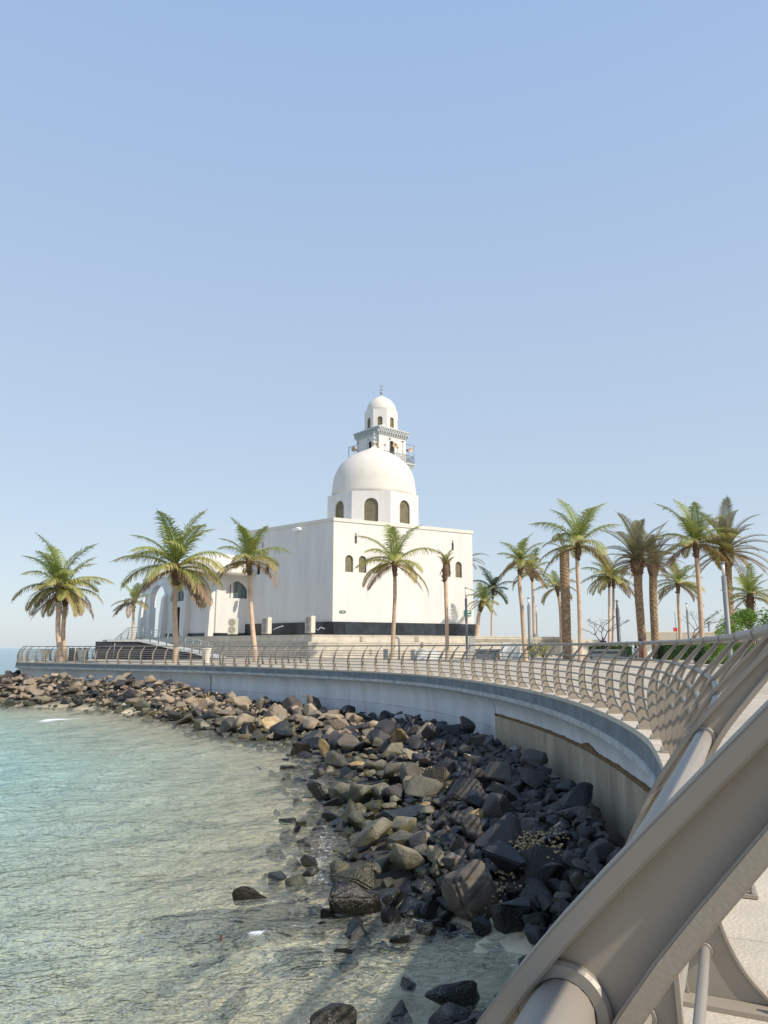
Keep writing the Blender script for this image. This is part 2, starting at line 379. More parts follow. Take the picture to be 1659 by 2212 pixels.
# smooth the profile by sampling a quadratic through neighbours
hs = list(np.linspace(0, 1.12, 46))
def sm(fn):
    v = np.array([fn(h) for h in hs])
    for _ in range(2): v[1:-1] = (v[:-2] + 2 * v[1:-1] + v[2:]) / 4
    return v
OO = sm(O); WW = sm(W)
def lt(h): return float(np.interp(h, hs, OO)) + float(np.interp(h, hs, WW)) * .5
web = MB(); vs = []
for sgn in (-1, 1):
    for i, h_ in enumerate(hs): vs += [(OO[i], sgn * .004, h_ + .016), (OO[i] + WW[i], sgn * .004, h_ + .016)]
n = len(hs)
fs = []
for i in range(n - 1):
    fs.append((2 * i, 2 * i + 1, 2 * i + 3, 2 * i + 2)); o = 2 * n; fs.append((o + 2 * i, o + 2 * i + 2, o + 2 * i + 3, o + 2 * i + 1))
web.add(vs, fs); me_web = web.mesh('post', m_metal)
def flange_mesh(side):
    mb = MB(); vs = []; half = .0145; th = .010
    for i, h_ in enumerate(hs):
        i0, i1 = max(0, i - 1), min(n - 1, i + 1)
        t = OO if side < 0 else OO + WW
        dx, dz = t[i1] - t[i0], hs[i1] - hs[i0]; l = math.hypot(dx, dz); nx, nz = -dz / l * (1 if side < 0 else -1), dx / l * (1 if side < 0 else -1)
        for y, k in ((-half, 0), (half, 0), (half, 1), (-half, 1)):
            vs.append((t[i] + nx * th * k, y, h_ + .016 + nz * th * k))
    fs = [(4 * i + j, 4 * i + (j + 1) % 4, 4 * i + 4 + (j + 1) % 4, 4 * i + 4 + j) for i in range(n - 1) for j in range(4)] + [(0, 1, 2, 3), tuple(4 * (n - 1) + j for j in (3, 2, 1, 0))]
    mb.add(vs, fs, 0, False)
    me = mb.mesh('flange', m_metal); bm = bmesh.new(); bm.from_mesh(me); bmesh.ops.recalc_face_normals(bm, faces=bm.faces)
    ed = [e for e in bm.edges if abs((e.verts[0].co - e.verts[1].co).normalized().z) > .15 or abs((e.verts[0].co - e.verts[1].co).normalized().x) > .5]
    ed = [e for e in ed if len(e.link_faces) == 2 and e.calc_face_angle(0) > 1.0]
    bmesh.ops.bevel(bm, geom=ed, offset=.0012, segments=2, affect='EDGES'); 
    for f in bm.faces: f.smooth = False
    bm.to_mesh(me); bm.free()
    return me
me_fo, me_fi = flange_mesh(-1), flange_mesh(1)
RH = [.914, .80, .69, .55, .41, .27, .13]; TOPH, TOPT = 1.148, .366
mb = MB(); mb.box((.115, 0, .008), (.30, .16, .014)); me_bp = mb.mesh('base_plate', m_metal)
mb = MB(); mb.lathe((0, 0, .016), [(.016, 0), (.016, .006), (.012, .007), (.012, .02), (.008, .021), (.008, .036)], 6, smooth=False); me_bolt = mb.mesh('bolt', m_steel)
def collar(r, c):
    mb = MB(); k = 36; vs = []
    for y, rr in ((-.009, r), (-.009, r + .0055), (-.007, r + .007), (.007, r + .007), (.009, r + .0055), (.009, r)):
        for j in range(k): a = 2 * math.pi * j / k; vs.append((c[0] + rr * math.cos(a), y, c[1] + rr * math.sin(a)))
    mb.add(vs, [(i * k + j, i * k + (j + 1) % k, ((i + 1) % 6) * k + (j + 1) % k, ((i + 1) % 6) * k + j) for i in range(6) for j in range(k)], 0, False); return mb.mesh('collar', m_metal_l)
me_c2 = [collar(.0158, (lt(h_), h_ + .016)) for h_ in RH]; me_ct = collar(.031, (TOPT, TOPH + .016))
def railing(label, path, slist, s0, s1, detail_until, extra=0):
    loc = Vector((*path.pos(s0), LIPZ)); r = thing('railing', label, 'railing', loc)
    for s in slist:
        q = path.pos(s); T = path.tan(s); rz = math.atan2(-T.x, T.y)         # local +x = inland
        d = q.length
        po = link('post', me_web, r, Vector((q.x, q.y, LIPZ)) - loc, (0, 0, rz))
        link('flange', me_fo, po); link('flange', me_fi, po); link('base_plate', me_bp, po)
        if d < detail_until:
            for x, y in ((-.02, -.055), (-.02, .055), (.248, -.055), (.248, .055)): link('bolt', me_bolt, po, (x, y, 0))
            for me in me_c2: link('collar', me, po)
            link('collar', me_ct, po)
    for i, h_ in enumerate([TOPH] + RH):
        t = TOPT if i == 0 else lt(h_); k = max(8, int((s1 - s0) / .35))
        pts = []
        for j in range(k + 1):
            q = path.off(s0 + (s1 - s0) * j / k, t); pts.append(Vector((q.x, q.y, LIPZ + h_ + .016)) - loc)
        mb = MB(); mb.tube(pts,   .029 if i == 0 else .0155, 20 if i == 0 else 18)
        mb.build('top_rail' if i == 0 else 'rail', m_metal_l, r)
    return r
sp = [S1 + GAP * k for k in range(-4, 60) if 0.1 < S1 + GAP * k < main.L - .25]
railing('curved grey steel railing of bowed posts sweeping past the camera above the near sea wall', main, sp, .05, main.L - .1, 16)
nl = [.35 + 1.17 * k for k in range(17)]
cs = [20.4, 21.1, 21.6]
rs_ = [22.6 + 1.19 * k for k in range(20)]
railing('far left grey steel railing on the straight sea wall by the palm pair', left, nl + cs + rs_, .05, 46, 0)
# short inland return at the joint of the two railings
ret = Path([Vector((-10.7, 46.9)) + Vector((.62, .78)) * (.25 * k) for k in range(40)])
railing('short grey railing running inland from the bend of the sea wall', ret, [.6 + 1.19 * k for k in range(7)], .4, 8.6, 0)
FOAM = []
for px, py, rx, ry, a in ((105, 1561, 1.0, 1.0, .56), (130, 1558, 1.2, 1.3, .66), (160, 1555, .9, 1.0, .52), (562, 2036, .22, .26, .50), (548, 2040, .2, .2, .46), (578, 2030, .2, .25, .44), (590, 2020, .5, .18, .42), (640, 2005, .5, .2, .45), (545, 2030, .3, .15, .5), (480, 1600, 1.0, .4, .35), (700, 1700, .5, .5, .3), (720, 1850, .5, .5, .25)):
    q = atz(px, py, WATER); FOAM.append((q.x, q.y, rx, ry, a))
# ------------------------------------------------------------------ shore shape
WL = [(-40, 62), (-33, 56.5), (-29.5, 52.6), (-25.2, 50.2), (-23.0, 49.2), (-20.2, 48.6), (-17, 46.3), (-13.9, 43.4), (-9.65, 37.2), (-6.4, 32.2), (-4.6, 31.4), (-3.6, 29.6), (-2.9, 26.6), (-1.85, 22.2), (-1.28, 18.0), (-1.16, 15.2), (-1.2, 13.7), (-.6, 12.0), (.2, 11.5), (.95, 11.1), (1.45, 10.5), (1.75, 9.6), (1.3, 8.6), (.4, 8.0), (-.6, 7.6), (-1.5, 6.4), (-3.2, 3.8), (-6, 0)]
wl = Path([Vector(a).lerp(Vector(b), k / 12) for a, b in zip(WL, WL[1:]) for k in range(12)] + [Vector(WL[-1])])
LAND = [(q.x, q.y) for q in [main.pos(s) for s in np.arange(0, main.L, .5)] + [left.pos(s) for s in np.arange(0, 26, .5)]]
def pip(x, y, P):
    c = False; j = len(P) - 1
    for i in range(len(P)):
        if (P[i][1] > y) != (P[j][1] > y) and x < (P[j][0] - P[i][0]) * (y - P[i][1]) / (P[j][1] - P[i][1]) + P[i][0]: c = not c
        j = i
    return c
ROCKZ = WL[1:] and [tuple(w) for w in WL] + LAND[:1] + [p for p in LAND] 
ROCK_POLY = [tuple(w) for w in WL[::-1]] + [(-46, 70), (-33, 75)] + LAND[::-1]
allwall = np.vstack([main.P, left.P])
def dwall(x, y): return float(np.sqrt(((allwall - (x, y)) ** 2).sum(1).min()))
def dwl(x, y): return float(np.sqrt(((wl.P - (x, y)) ** 2).sum(1).min()))
def ztop(x, y):
    s, _ = wl.near(x, y); return float(np.interp(x, [-26, -14, -11, -8, -2, 3], [-2.0, -2.0, -2.55, -3.0, -3.0, -2.75]))
def bedz(x, y):
    if pip(x, y, ROCK_POLY):
        a, b = dwl(x, y), dwall(x, y); t = a / (a + max(b - .3, 0) + 1e-6)
        return -3.95 + (ztop(x, y) - .15 + 3.95) * t ** .85
    a = dwl(x, y)
    z = -3.95 - .11 * a ** .95 if a < 10 else -4.93 - .03 * (a - 10)
    return max(z, -7.5)

# seabed / beach
m_sand = M('seabed_sand', (0.76, 0.66, 0.47), .95, scale=.9, col2=(0.58, 0.50, 0.34), bump=.6, bscale=14, fac=(.35, .6), detail=8)
nt = m_sand.node_tree; N = nt.nodes; L = nt.links; b = N['Principled BSDF']; src = b.inputs['Base Color'].links[0].from_socket
tc = N.new('ShaderNodeTexCoord')
mp = N.new('ShaderNodeMapping'); mp.inputs['Scale'].default_value = (.5, .8, .6); L.new(tc.outputs['Object'], mp.inputs[0])
n3 = N.new('ShaderNodeTexNoise'); n3.inputs['Scale'].default_value = .9; n3.inputs['Detail'].default_value = 9; n3.inputs['Roughness'].default_value = .7
L.new(mp.outputs[0], n3.inputs['Vector']); r3 = N.new('ShaderNodeValToRGB'); r3.color_ramp.elements[0].position = .53; r3.color_ramp.elements[1].position = .64
L.new(n3.outputs['Fac'], r3.inputs[0]); mx = N.new('ShaderNodeMix'); mx.data_type = 'RGBA'; L.new(r3.outputs[0], mx.inputs[0]); L.new(src, mx.inputs[6]); mx.inputs[7].default_value = (.10, .105, .06, 1)
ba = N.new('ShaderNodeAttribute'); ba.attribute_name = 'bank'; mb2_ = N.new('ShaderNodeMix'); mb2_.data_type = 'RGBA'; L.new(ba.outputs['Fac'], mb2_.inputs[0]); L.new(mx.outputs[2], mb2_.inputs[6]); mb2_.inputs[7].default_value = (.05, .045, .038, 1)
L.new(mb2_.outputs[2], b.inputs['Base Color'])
xs = np.concatenate([np.arange(-60, -12, 1.6), np.arange(-12, 8, .3)]); ys = np.concatenate([np.arange(-4, 6, .8), np.arange(6, 34, .3), np.arange(34, 80, 1.2)])
mb = MB(); vs = []; bank = []
for y in ys:
    for x in xs:
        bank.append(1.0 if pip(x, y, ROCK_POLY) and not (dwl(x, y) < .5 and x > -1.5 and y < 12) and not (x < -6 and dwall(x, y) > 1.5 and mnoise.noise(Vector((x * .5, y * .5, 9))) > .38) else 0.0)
        z = bedz(x, y) + .05 * mnoise.noise(Vector((x * .8, y * .8, 0))) + .02 * mnoise.noise(Vector((x * 3, y * 3, 5)))
        # little beach between the rocks
        dd = math.hypot((x - 1.15) / .95, (y - 10.3) / .75)
        if dd < 1.6: z = max(z, -3.93 + .18 * max(0, 1 - dd))
        vs.append((x, y, z))
nx = len(xs)
mb.add(vs, [(j * nx + i, j * nx + i + 1, (j + 1) * nx + i + 1, (j + 1) * nx + i) for j in range(len(ys) - 1) for i in range(nx - 1)], 0, True)
o = len(mb.v)
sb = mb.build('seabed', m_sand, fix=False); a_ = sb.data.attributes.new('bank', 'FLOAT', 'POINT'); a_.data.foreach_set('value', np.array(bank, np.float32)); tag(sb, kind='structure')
mb = MB(); mb.add([(-6000, -200, -7.6), (6000, -200, -7.6), (6000, 9000, -7.6), (-6000, 9000, -7.6)], [(0, 1, 2, 3)]); tag(mb.build('deep_seabed', m_sand, fix=False), kind='structure')

# water
m_water = bpy.data.materials.new('sea_water'); m_water.use_nodes = True; nt = m_water.node_tree; N = nt.nodes; L = nt.links; N.clear()
out = N.new('ShaderNodeOutputMaterial'); fr = N.new('ShaderNodeFresnel'); fr.inputs['IOR'].default_value = 1.33
tr_ = N.new('ShaderNodeBsdfTransparent'); gl = N.new('ShaderNodeBsdfGlossy'); gl.inputs['Roughness'].default_value = .06; gl.inputs['Color'].default_value = (1, 1, 1, 1)
df = N.new('ShaderNodeBsdfDiffuse')
tc = N.new('ShaderNodeTexCoord')
geo = N.new('ShaderNodeNewGeometry'); cd = N.new('ShaderNodeAttribute'); cd.attribute_name = 'depth'
# murk grows with the depth of the water under the surface (attribute depth, 0..1)
rm = N.new('ShaderNodeValToRGB'); rm.color_ramp.elements[0].position = 0; rm.color_ramp.elements[0].color = (.10,) * 3 + (1,); rm.color_ramp.elements[1].position = 1; rm.color_ramp.elements[1].color = (.90,) * 3 + (1,)
e = rm.color_ramp.elements.new(.10); e.color = (.36,) * 3 + (1,); e = rm.color_ramp.elements.new(.26); e.color = (.62,) * 3 + (1,)
L.new(cd.outputs['Fac'], rm.inputs[0])
rc = N.new('ShaderNodeValToRGB'); rc.color_ramp.elements[0].color = (.80, .80, .62, 1); rc.color_ramp.elements[1].color = (.33, .48, .54, 1)  # far end paler: distance haze over the open sea put into the colour
e = rc.color_ramp.elements.new(.3); e.color = (.42, .72, .68, 1)
L.new(cd.outputs['Fac'], rc.inputs[0]); L.new(rc.outputs[0], df.inputs[0])
rt = N.new('ShaderNodeValToRGB'); rt.color_ramp.elements[0].color = (.97, .98, .95, 1); rt.color_ramp.elements[1].color = (.35, .68, .62, 1); e = rt.color_ramp.elements.new(.25); e.color = (.74, .90, .82, 1)
L.new(cd.outputs['Fac'], rt.inputs[0]); L.new(rt.outputs[0], tr_.inputs[0])
def nz(scale, sx, sy, det, rough=.6, dist=0):
    mp = N.new('ShaderNodeMapping'); mp.inputs['Scale'].default_value = (sx, sy, 1); mp.inputs['Rotation'].default_value = (0, 0, rad(12)); L.new(tc.outputs['Object'], mp.inputs[0])
    n = N.new('ShaderNodeTexNoise'); n.inputs['Scale'].default_value = scale; n.inputs['Detail'].default_value = det; n.inputs['Roughness'].default_value = rough; n.inputs['Distortion'].default_value = dist
    L.new(mp.outputs[0], n.inputs['Vector']); return n
prev = None
for sc0, sx, sy, det, dist, hgt in ((.9, .6, 1.1, 2, .6, .50), (2.6, .75, 1.15, 2, .8, .34), (7.5, .8, 1.2, 2, .5, .12), (20, .8, 1.2, 1, .3, .04)):
    b2 = N.new('ShaderNodeBump'); b2.inputs['Strength'].default_value = 1; b2.inputs['Distance'].default_value = hgt
    n1 = nz(sc0, sx, sy, det, .55, dist); L.new(n1.outputs['Fac'], b2.inputs['Height'])
    if prev: L.new(prev.outputs[0], b2.inputs['Normal'])
    prev = b2
for s in (fr, gl): L.new(b2.outputs[0], s.inputs['Normal'])
L.new(b2.outputs[0], df.inputs['Normal'])
m1 = N.new('ShaderNodeMixShader'); L.new(rm.outputs[0], m1.inputs[0]); L.new(tr_.outputs[0], m1.inputs[1]); L.new(df.outputs[0], m1.inputs[2])
m2 = N.new('ShaderNodeMixShader'); L.new(fr.outputs[0], m2.inputs[0]); L.new(m1.outputs[0], m2.inputs[1]); L.new(gl.outputs[0], m2.inputs[2])
# foam: attribute foam broken up by noise
fa = N.new('ShaderNodeAttribute'); fa.attribute_name = 'foam'
nf = nz(12, .8, 1.2, 9, .75, .6); ms = N.new('ShaderNodeMath'); ms.operation = 'ADD'; L.new(fa.outputs['Fac'], ms.inputs[0]); L.new(nf.outputs['Fac'], ms.inputs[1])
rf = N.new('ShaderNodeValToRGB'); rf.color_ramp.elements[0].position = .74; rf.color_ramp.elements[1].position = .86
sc_ = N.new('ShaderNodeMath'); sc_.operation = 'MULTIPLY'; sc_.inputs[1].default_value = .8; L.new(ms.outputs[0], sc_.inputs[0]); L.new(sc_.outputs[0], rf.inputs[0])
fo = N.new('ShaderNodeBsdfDiffuse'); fo.inputs[0].default_value = (.82, .84, .84, 1)
m3 = N.new('ShaderNodeMixShader'); L.new(rf.outputs[0], m3.inputs[0]); L.new(m2.outputs[0], m3.inputs[1]); L.new(fo.outputs[0], m3.inputs[2])
L.new(m3.outputs[0], out.inputs['Surface'])

xs = np.concatenate([np.arange(-70, -20, .8), np.arange(-20, 5.2, .12)]); ys = np.concatenate([np.arange(4.0, 30, .12), np.arange(30, 75, .4)])
X, Y = np.meshgrid(xs, ys)
def swell(X, Y):
    z = np.zeros_like(X)
    rng = random.Random(3)
    for k in range(26):
        wlg = rng.uniform(.5, 3.2); th = rad(100 + rng.gauss(0, 32)); kx, ky = math.cos(th) * 2 * math.pi / wlg, math.sin(th) * 2 * math.pi / wlg
        z += .0034 * wlg ** .8 * np.sin(kx * X + ky * Y + rng.uniform(0, 6.28) + .8 * np.sin(.7 * X + k))
    return z
Z = swell(X, Y)
Dd = np.zeros_like(X); Fm = np.zeros_like(X)
wpts = wl.P[::2]
dist = np.full(X.shape, 1e9)
for a in wpts: dist = np.minimum(dist, (X - a[0]) ** 2 + (Y - a[1]) ** 2)
dist = np.sqrt(dist)
Dd = np.clip(dist / 34.0, 0, 1)
for cx, cy, rx, ry, a in FOAM: Fm = np.maximum(Fm, a * np.exp(-(((X - cx) / rx) ** 2 + ((Y - cy) / ry) ** 2)))
Fm = np.maximum(Fm, .41 * np.exp(-(dist / .6) ** 2))
bump_w = np.zeros_like(X)
for cx, cy, rx, ry, a in FOAM: bump_w += .10 * a * np.exp(-(((X - cx) / (rx * 1.3)) ** 2 + ((Y - cy) / (ry * 1.6)) ** 2))
Z = Z + bump_w * .8
me = bpy.data.meshes.new('sea'); nx, ny = len(xs), len(ys)
co = np.stack([X, Y, Z + WATER], -1).reshape(-1, 3)
idx = np.arange(nx * ny).reshape(ny, nx); q = np.stack([idx[:-1, :-1], idx[:-1, 1:], idx[1:, 1:], idx[1:, :-1]], -1).reshape(-1, 4)
# outer sheets reach the horizon
x0, x1, y0, y1 = xs[0], xs[-1], ys[0], ys[-1]; F = 14000
edge = [(-F, y0 - 60, WATER), (x0, y0 - 60, WATER), (x0, y1, WATER), (x0, F, WATER), (-F, F, WATER), (F, F, WATER), (F, y1, WATER), (x0, y0, WATER), (x1, y0, WATER), (x1, y0 - 60, WATER)]
me.from_pydata(co.tolist() + edge, [], q.tolist() + [tuple(nx * ny + i for i in f) for f in ((0, 1, 2, 3, 4), (2, 6, 5, 3), (1, 9, 8, 7))])
me.materials.append(m_water); me.polygons.foreach_set('use_smooth', [True] * len(me.polygons))
dv = me.attributes.new('depth', 'FLOAT', 'POINT'); dv.data.foreach_set('value', np.concatenate([Dd.reshape(-1), np.ones(len(edge))]).astype(np.float32))
fv = me.attributes.new('foam', 'FLOAT', 'POINT'); fv.data.foreach_set('value', np.concatenate([Fm.reshape(-1), np.zeros(len(edge))]).astype(np.float32))
me.update(); sea = link('sea', me); tag(sea, 'shallow green and blue rippled sea', kind='structure')

# ------------------------------------------------------------------ rocks
def rock_mat(name, cols):
    m = bpy.data.materials.new(name); m.use_nodes = True; nt = m.node_tree; N = nt.nodes; L = nt.links; b = N['Principled BSDF']
    oi = N.new('ShaderNodeObjectInfo'); at_ = N.new('ShaderNodeAttribute'); at_.attribute_name = 'tone'; ad = N.new('ShaderNodeMath'); ad.operation = 'ADD'
    L.new(oi.outputs['Random'], ad.inputs[0]); L.new(at_.outputs['Fac'], ad.inputs[1]); fr_ = N.new('ShaderNodeMath'); fr_.operation = 'FRACT'; L.new(ad.outputs[0], fr_.inputs[0])
    rp = N.new('ShaderNodeValToRGB'); rp.color_ramp.interpolation = 'LINEAR'
    rp.color_ramp.elements[0].color = (*cols[0][1], 1); rp.color_ramp.elements[1].color = (*cols[-1][1], 1)
    for p, c in cols[1:-1]: e = rp.color_ramp.elements.new(p); e.color = (*c, 1)
    L.new(fr_.outputs[0], rp.inputs[0])
    tc = N.new('ShaderNodeNewGeometry'); nz = N.new('ShaderNodeTexNoise'); nz.inputs['Scale'].default_value = 3.5; nz.inputs['Detail'].default_value = 8; nz.inputs['Roughness'].default_value = .7
    L.new(tc.outputs['Position'], nz.inputs['Vector'])
    mr = N.new('ShaderNodeMapRange'); mr.inputs[1].default_value = .3; mr.inputs[2].default_value = .7; mr.inputs[3].default_value = .72; mr.inputs[4].default_value = 1.28; L.new(nz.outputs['Fac'], mr.inputs[0])
    v = N.new('ShaderNodeVectorMath'); v.operation = 'SCALE'; L.new(rp.outputs[0], v.inputs[0]); L.new(mr.outputs[0], v.inputs[3])
    # tide line: wet, weeded and darker below
    sp_ = N.new('ShaderNodeSeparateXYZ'); L.new(tc.outputs['Position'], sp_.inputs[0])
    n4 = N.new('ShaderNodeMath'); n4.operation = 'MULTIPLY_ADD'; n4.inputs[1].default_value = .5; L.new(nz.outputs['Fac'], n4.inputs[0]); L.new(sp_.outputs['Z'], n4.inputs[2])
    w = N.new('ShaderNodeMapRange'); w.inputs[1].default_value = -3.20; w.inputs[2].default_value = -2.96; w.inputs[3].default_value = 1; w.inputs[4].default_value = 0; L.new(n4.outputs[0], w.inputs[0])
    wetc = N.new('ShaderNodeMix'); wetc.data_type = 'RGBA'; wetc.blend_type = 'MULTIPLY'; L.new(w.outputs[0], wetc.inputs[0]); L.new(v.outputs[0], wetc.inputs[6]); wetc.inputs[7].default_value = (.33, .36, .28, 1)
    rr = N.new('ShaderNodeMapRange'); rr.inputs[3].default_value = .62 if name == 'basalt' else .85; rr.inputs[4].default_value = .28; L.new(w.outputs[0], rr.inputs[0]); L.new(rr.outputs[0], b.inputs['Roughness'])
    # barnacle specks near the tide line
    vo = N.new('ShaderNodeTexVoronoi'); vo.inputs['Scale'].default_value = 38; L.new(tc.outputs['Position'], vo.inputs['Vector'])
    n5 = N.new('ShaderNodeTexNoise'); n5.inputs['Scale'].default_value = 2.4; L.new(tc.outputs['Position'], n5.inputs['Vector'])
    s1 = N.new('ShaderNodeMath'); s1.operation = 'LESS_THAN'; s1.inputs[1].default_value = .22; L.new(vo.outputs['Distance'], s1.inputs[0])
    s2 = N.new('ShaderNodeMath'); s2.operation = 'GREATER_THAN'; s2.inputs[1].default_value = .60; L.new(n5.outputs['Fac'], s2.inputs[0])
    s3 = N.new('ShaderNodeMath'); s3.operation = 'MULTIPLY'; L.new(s1.outputs[0], s3.inputs[0]); L.new(s2.outputs[0], s3.inputs[1])
    s4 = N.new('ShaderNodeMath'); s4.operation = 'MULTIPLY'; L.new(s3.outputs[0], s4.inputs[0]); L.new(w.outputs[0], s4.inputs[1])
    bc = N.new('ShaderNodeMix'); bc.data_type = 'RGBA'; L.new(s4.outputs[0], bc.inputs[0]); L.new(wetc.outputs[2], bc.inputs[6]); bc.inputs[7].default_value = (.25, .24, .20, 1)
    L.new(bc.outputs[2], b.inputs['Base Color'])
    bp = N.new('ShaderNodeBump'); bp.inputs['Strength'].default_value = .7; bp.inputs['Distance'].default_value = .05
    n6 = N.new('ShaderNodeTexNoise'); n6.inputs['Scale'].default_value = 9; n6.inputs['Detail'].default_value = 9; n6.inputs['Roughness'].default_value = .65; L.new(tc.outputs['Position'], n6.inputs['Vector'])
    L.new(n6.outputs['Fac'], bp.inputs['Height']); L.new(bp.outputs[0], b.inputs['Normal'])
    return m
m_rock = rock_mat('basalt', [(0, (.016, .018, .022)), (.3, (.026, .026, .028)), (.5, (.045, .038, .036)), (.7, (.062, .054, .040)), (.85, (.03, .028, .032)), (1, (.085, .068, .055))])
m_rock_sunlit = rock_mat('sunlit_basalt', [(0, (.10, .095, .07)), (.3, (.16, .145, .10)), (.5, (.20, .175, .12)), (.7, (.25, .215, .14)), (.85, (.12, .11, .09)), (1, (.27, .22, .16))])  # lighter olive copy of the basalt: sunlight away from the wall put into colour
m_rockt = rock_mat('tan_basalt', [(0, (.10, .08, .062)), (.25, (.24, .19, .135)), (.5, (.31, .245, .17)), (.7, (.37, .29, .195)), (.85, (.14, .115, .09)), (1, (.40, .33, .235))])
m_coral = M('coral_rubble', (0.55, 0.43, 0.25), .9, scale=6, col2=(.33, .22, .10), bump=.9, bscale=22)
m_orange = M('ochre_rock', (0.40, 0.29, 0.145), .9, scale=5, col2=(.20, .13, .06), bump=.7, bscale=18)
def rock_mesh(seed, pts=17, lumpy=False, sub=0, flat=.68):
    r = random.Random(seed); bm = bmesh.new()
    for _ in range(pts):
        v = Vector((r.gauss(0, 1), r.gauss(0, 1), r.gauss(0, 1))).normalized() * r.uniform(.82, 1.08)
        bm.verts.new((v.x * .5, v.y * .5 * r.uniform(.75, .95), v.z * .5 * flat))
    bmesh.ops.convex_hull(bm, input=bm.verts); bmesh.ops.delete(bm, geom=[v for v in bm.verts if not v.link_faces], context='VERTS')
    bmesh.ops.dissolve_limit(bm, angle_limit=rad(20), verts=bm.verts, edges=bm.edges)
    bmesh.ops.bevel(bm, geom=list(bm.edges), offset=.028 if not lumpy else .07, segments=2, affect='EDGES', clamp_overlap=True)
    bmesh.ops.triangulate(bm, faces=bm.faces)
    if sub:
        bmesh.ops.subdivide_edges(bm, edges=bm.edges, cuts=sub, use_grid_fill=True)
        for v in bm.verts:
            n_ = mnoise.noise(v.co * 3 + Vector((seed, 0, 0))) * .05 + mnoise.noise(v.co * 9 + Vector((0, seed, 0))) * .018
            v.co += v.co.normalized() * n_
    for f in bm.faces: f.smooth = False
    me = bpy.data.meshes.new('rock'); bm.to_mesh(me); bm.free(); return me
LIB = [rock_mesh(100 + i, random.choice([11, 13, 15, 18]), flat=random.choice([.6, .72, .85])) for i in range(26)]
LIBN = [rock_mesh(300 + i, random.choice([13, 16, 20]), lumpy=i % 3 == 0, sub=2, flat=random.choice([.6, .72, .8])) for i in range(18)]
for m_ in LIB + LIBN: m_.materials.append(m_rock)
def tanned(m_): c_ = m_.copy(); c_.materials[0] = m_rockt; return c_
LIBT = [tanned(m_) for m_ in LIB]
def sunlit_copy(m_): c_ = m_.copy(); c_.materials[0] = m_rock_sunlit; return c_
LIBO2 = [sunlit_copy(m_) for m_ in LIB]
for m_ in LIB: m_.polygons.foreach_set('use_smooth', [True] * len(m_.polygons)); m_.set_sharp_from_angle(angle=rad(33))
for m_ in LIBN: m_.polygons.foreach_set('use_smooth', [True] * len(m_.polygons)); m_.set_sharp_from_angle(angle=rad(28)) if hasattr(m_, 'set_sharp_from_angle') else None
def placed(name, me, x, y, z, s, rot=None, mats=None):
    o = link(name, me, None, (x, y, z), rot or (random.uniform(-.5, .5), random.uniform(-.5, .5), random.uniform(0, 6.28)), (s * random.uniform(.85, 1.25), s * random.uniform(.8, 1.05), s * random.uniform(.8, 1.1)))
    return o
def custom(seed, mat, **k):
    me = rock_mesh(seed, **k); me.materials.append(mat); me.polygons.foreach_set('use_smooth', [True] * len(me.polygons))
    if hasattr(me, 'set_sharp_from_angle'): me.set_sharp_from_angle(angle=rad(50))
    return me
def onbed(x, y, dz=0): return (x, y, bedz(x, y) + dz)
keep = []; LAND_MARKS = []
def special(label, px, py, Z, size, seed, mat=None, rot=(0, 0, 0), group=None, sc3=(1, 1, 1), short=None, **k):
    P = atz(px, py, Z); me = custom(seed, mat or m_rock, **({'pts': 18, 'sub': 2} | k)); o = link('boulder' if size > 1.1 else 'rock', me, None, P, rot, tuple(size * c for c in sc3)); tag(o, label, 'rock', group); keep.append((P.x, P.y, size * .42)); LAND_MARKS.append((short, P.x, P.y)) if short else None; return o
special('largest near boulder, dark with sunlit stripes on its brown top', 1021, 1922, -3.40, 1.18, 7, M('brown_basalt', (.13, .105, .08), .85, var=.4, scale=3, bump=.6, bscale=14), rot=(.1, -.1, .4), sc3=(1.02, .95, 1.25), lumpy=True, pts=22, short='largest near boulder')
special('green tinged triangular rock standing in the shallows left of the largest boulder', 758, 1950, -3.66, .86, 21, rot=(0, .2, .2), sc3=(1.2, .8, 1.0), pts=12, short='green triangular rock')
special('dark block at the waterline between the green rock and the largest boulder', 885, 1957, -3.70, .66, 23, rot=(0, 0, .1), sc3=(1.1, .9, .9), pts=12, short='dark waterline block')
special('lone dark pointed rock in the shallows left of all other near rocks', 542, 1938, -3.74, .62, 25, rot=(.2, 0, .5), sc3=(1.2, .7, .9), pts=10)
special('flat red brown rock lying behind the green triangular rock', 765, 1925, -3.72, .62, 27, rot=(.1, .2, -.3), sc3=(1.4, .7, .6), pts=12)
special('orange yellow rock with a bright face among the dark rocks below the stained wall', 1022, 1770, -3.22, .62, 31, m_orange, rot=(.2, -.5, .3), sc3=(1.2, .8, .8), lumpy=True, short='orange yellow rock')
special('upright yellow rock at the tip of the waterline bulge', 704, 1622, -3.35, .85, 33, m_orange, rot=(.3, 1.2, .2), sc3=(1.1, .65, .7), pts=10, short='upright yellow rock')
special('small round ochre rock right of the upright yellow rock', 771, 1650, -3.2, .45, 35, m_orange, sc3=(1.2, .9, .6), lumpy=True, short='small round ochre rock')
special('olive yellow rock left of the orange rock', 920, 1745, -3.4, .55, 37, m_orange, sc3=(1.2, .9, .7), lumpy=True, short='olive yellow rock')
special('pale tan boulder on the dark heap just under the stained wall', 1143, 1682, -2.95, .55, 39, M('tan_rock', (.42, .34, .22), .9, var=.3, scale=5, bump=.5), rot=(0, -.3, -.4), sc3=(1.3, .8, .8), lumpy=True, short='pale tan boulder')
special('grey rock leaning on the foot of the wall joint', 1105, 1630, -2.9, .75, 41, M('grey_rock', (.26, .27, .25), .9, var=.3, scale=5, bump=.5), rot=(.3, -.6, .6), sc3=(1.2, .7, .8), short='grey leaning rock')
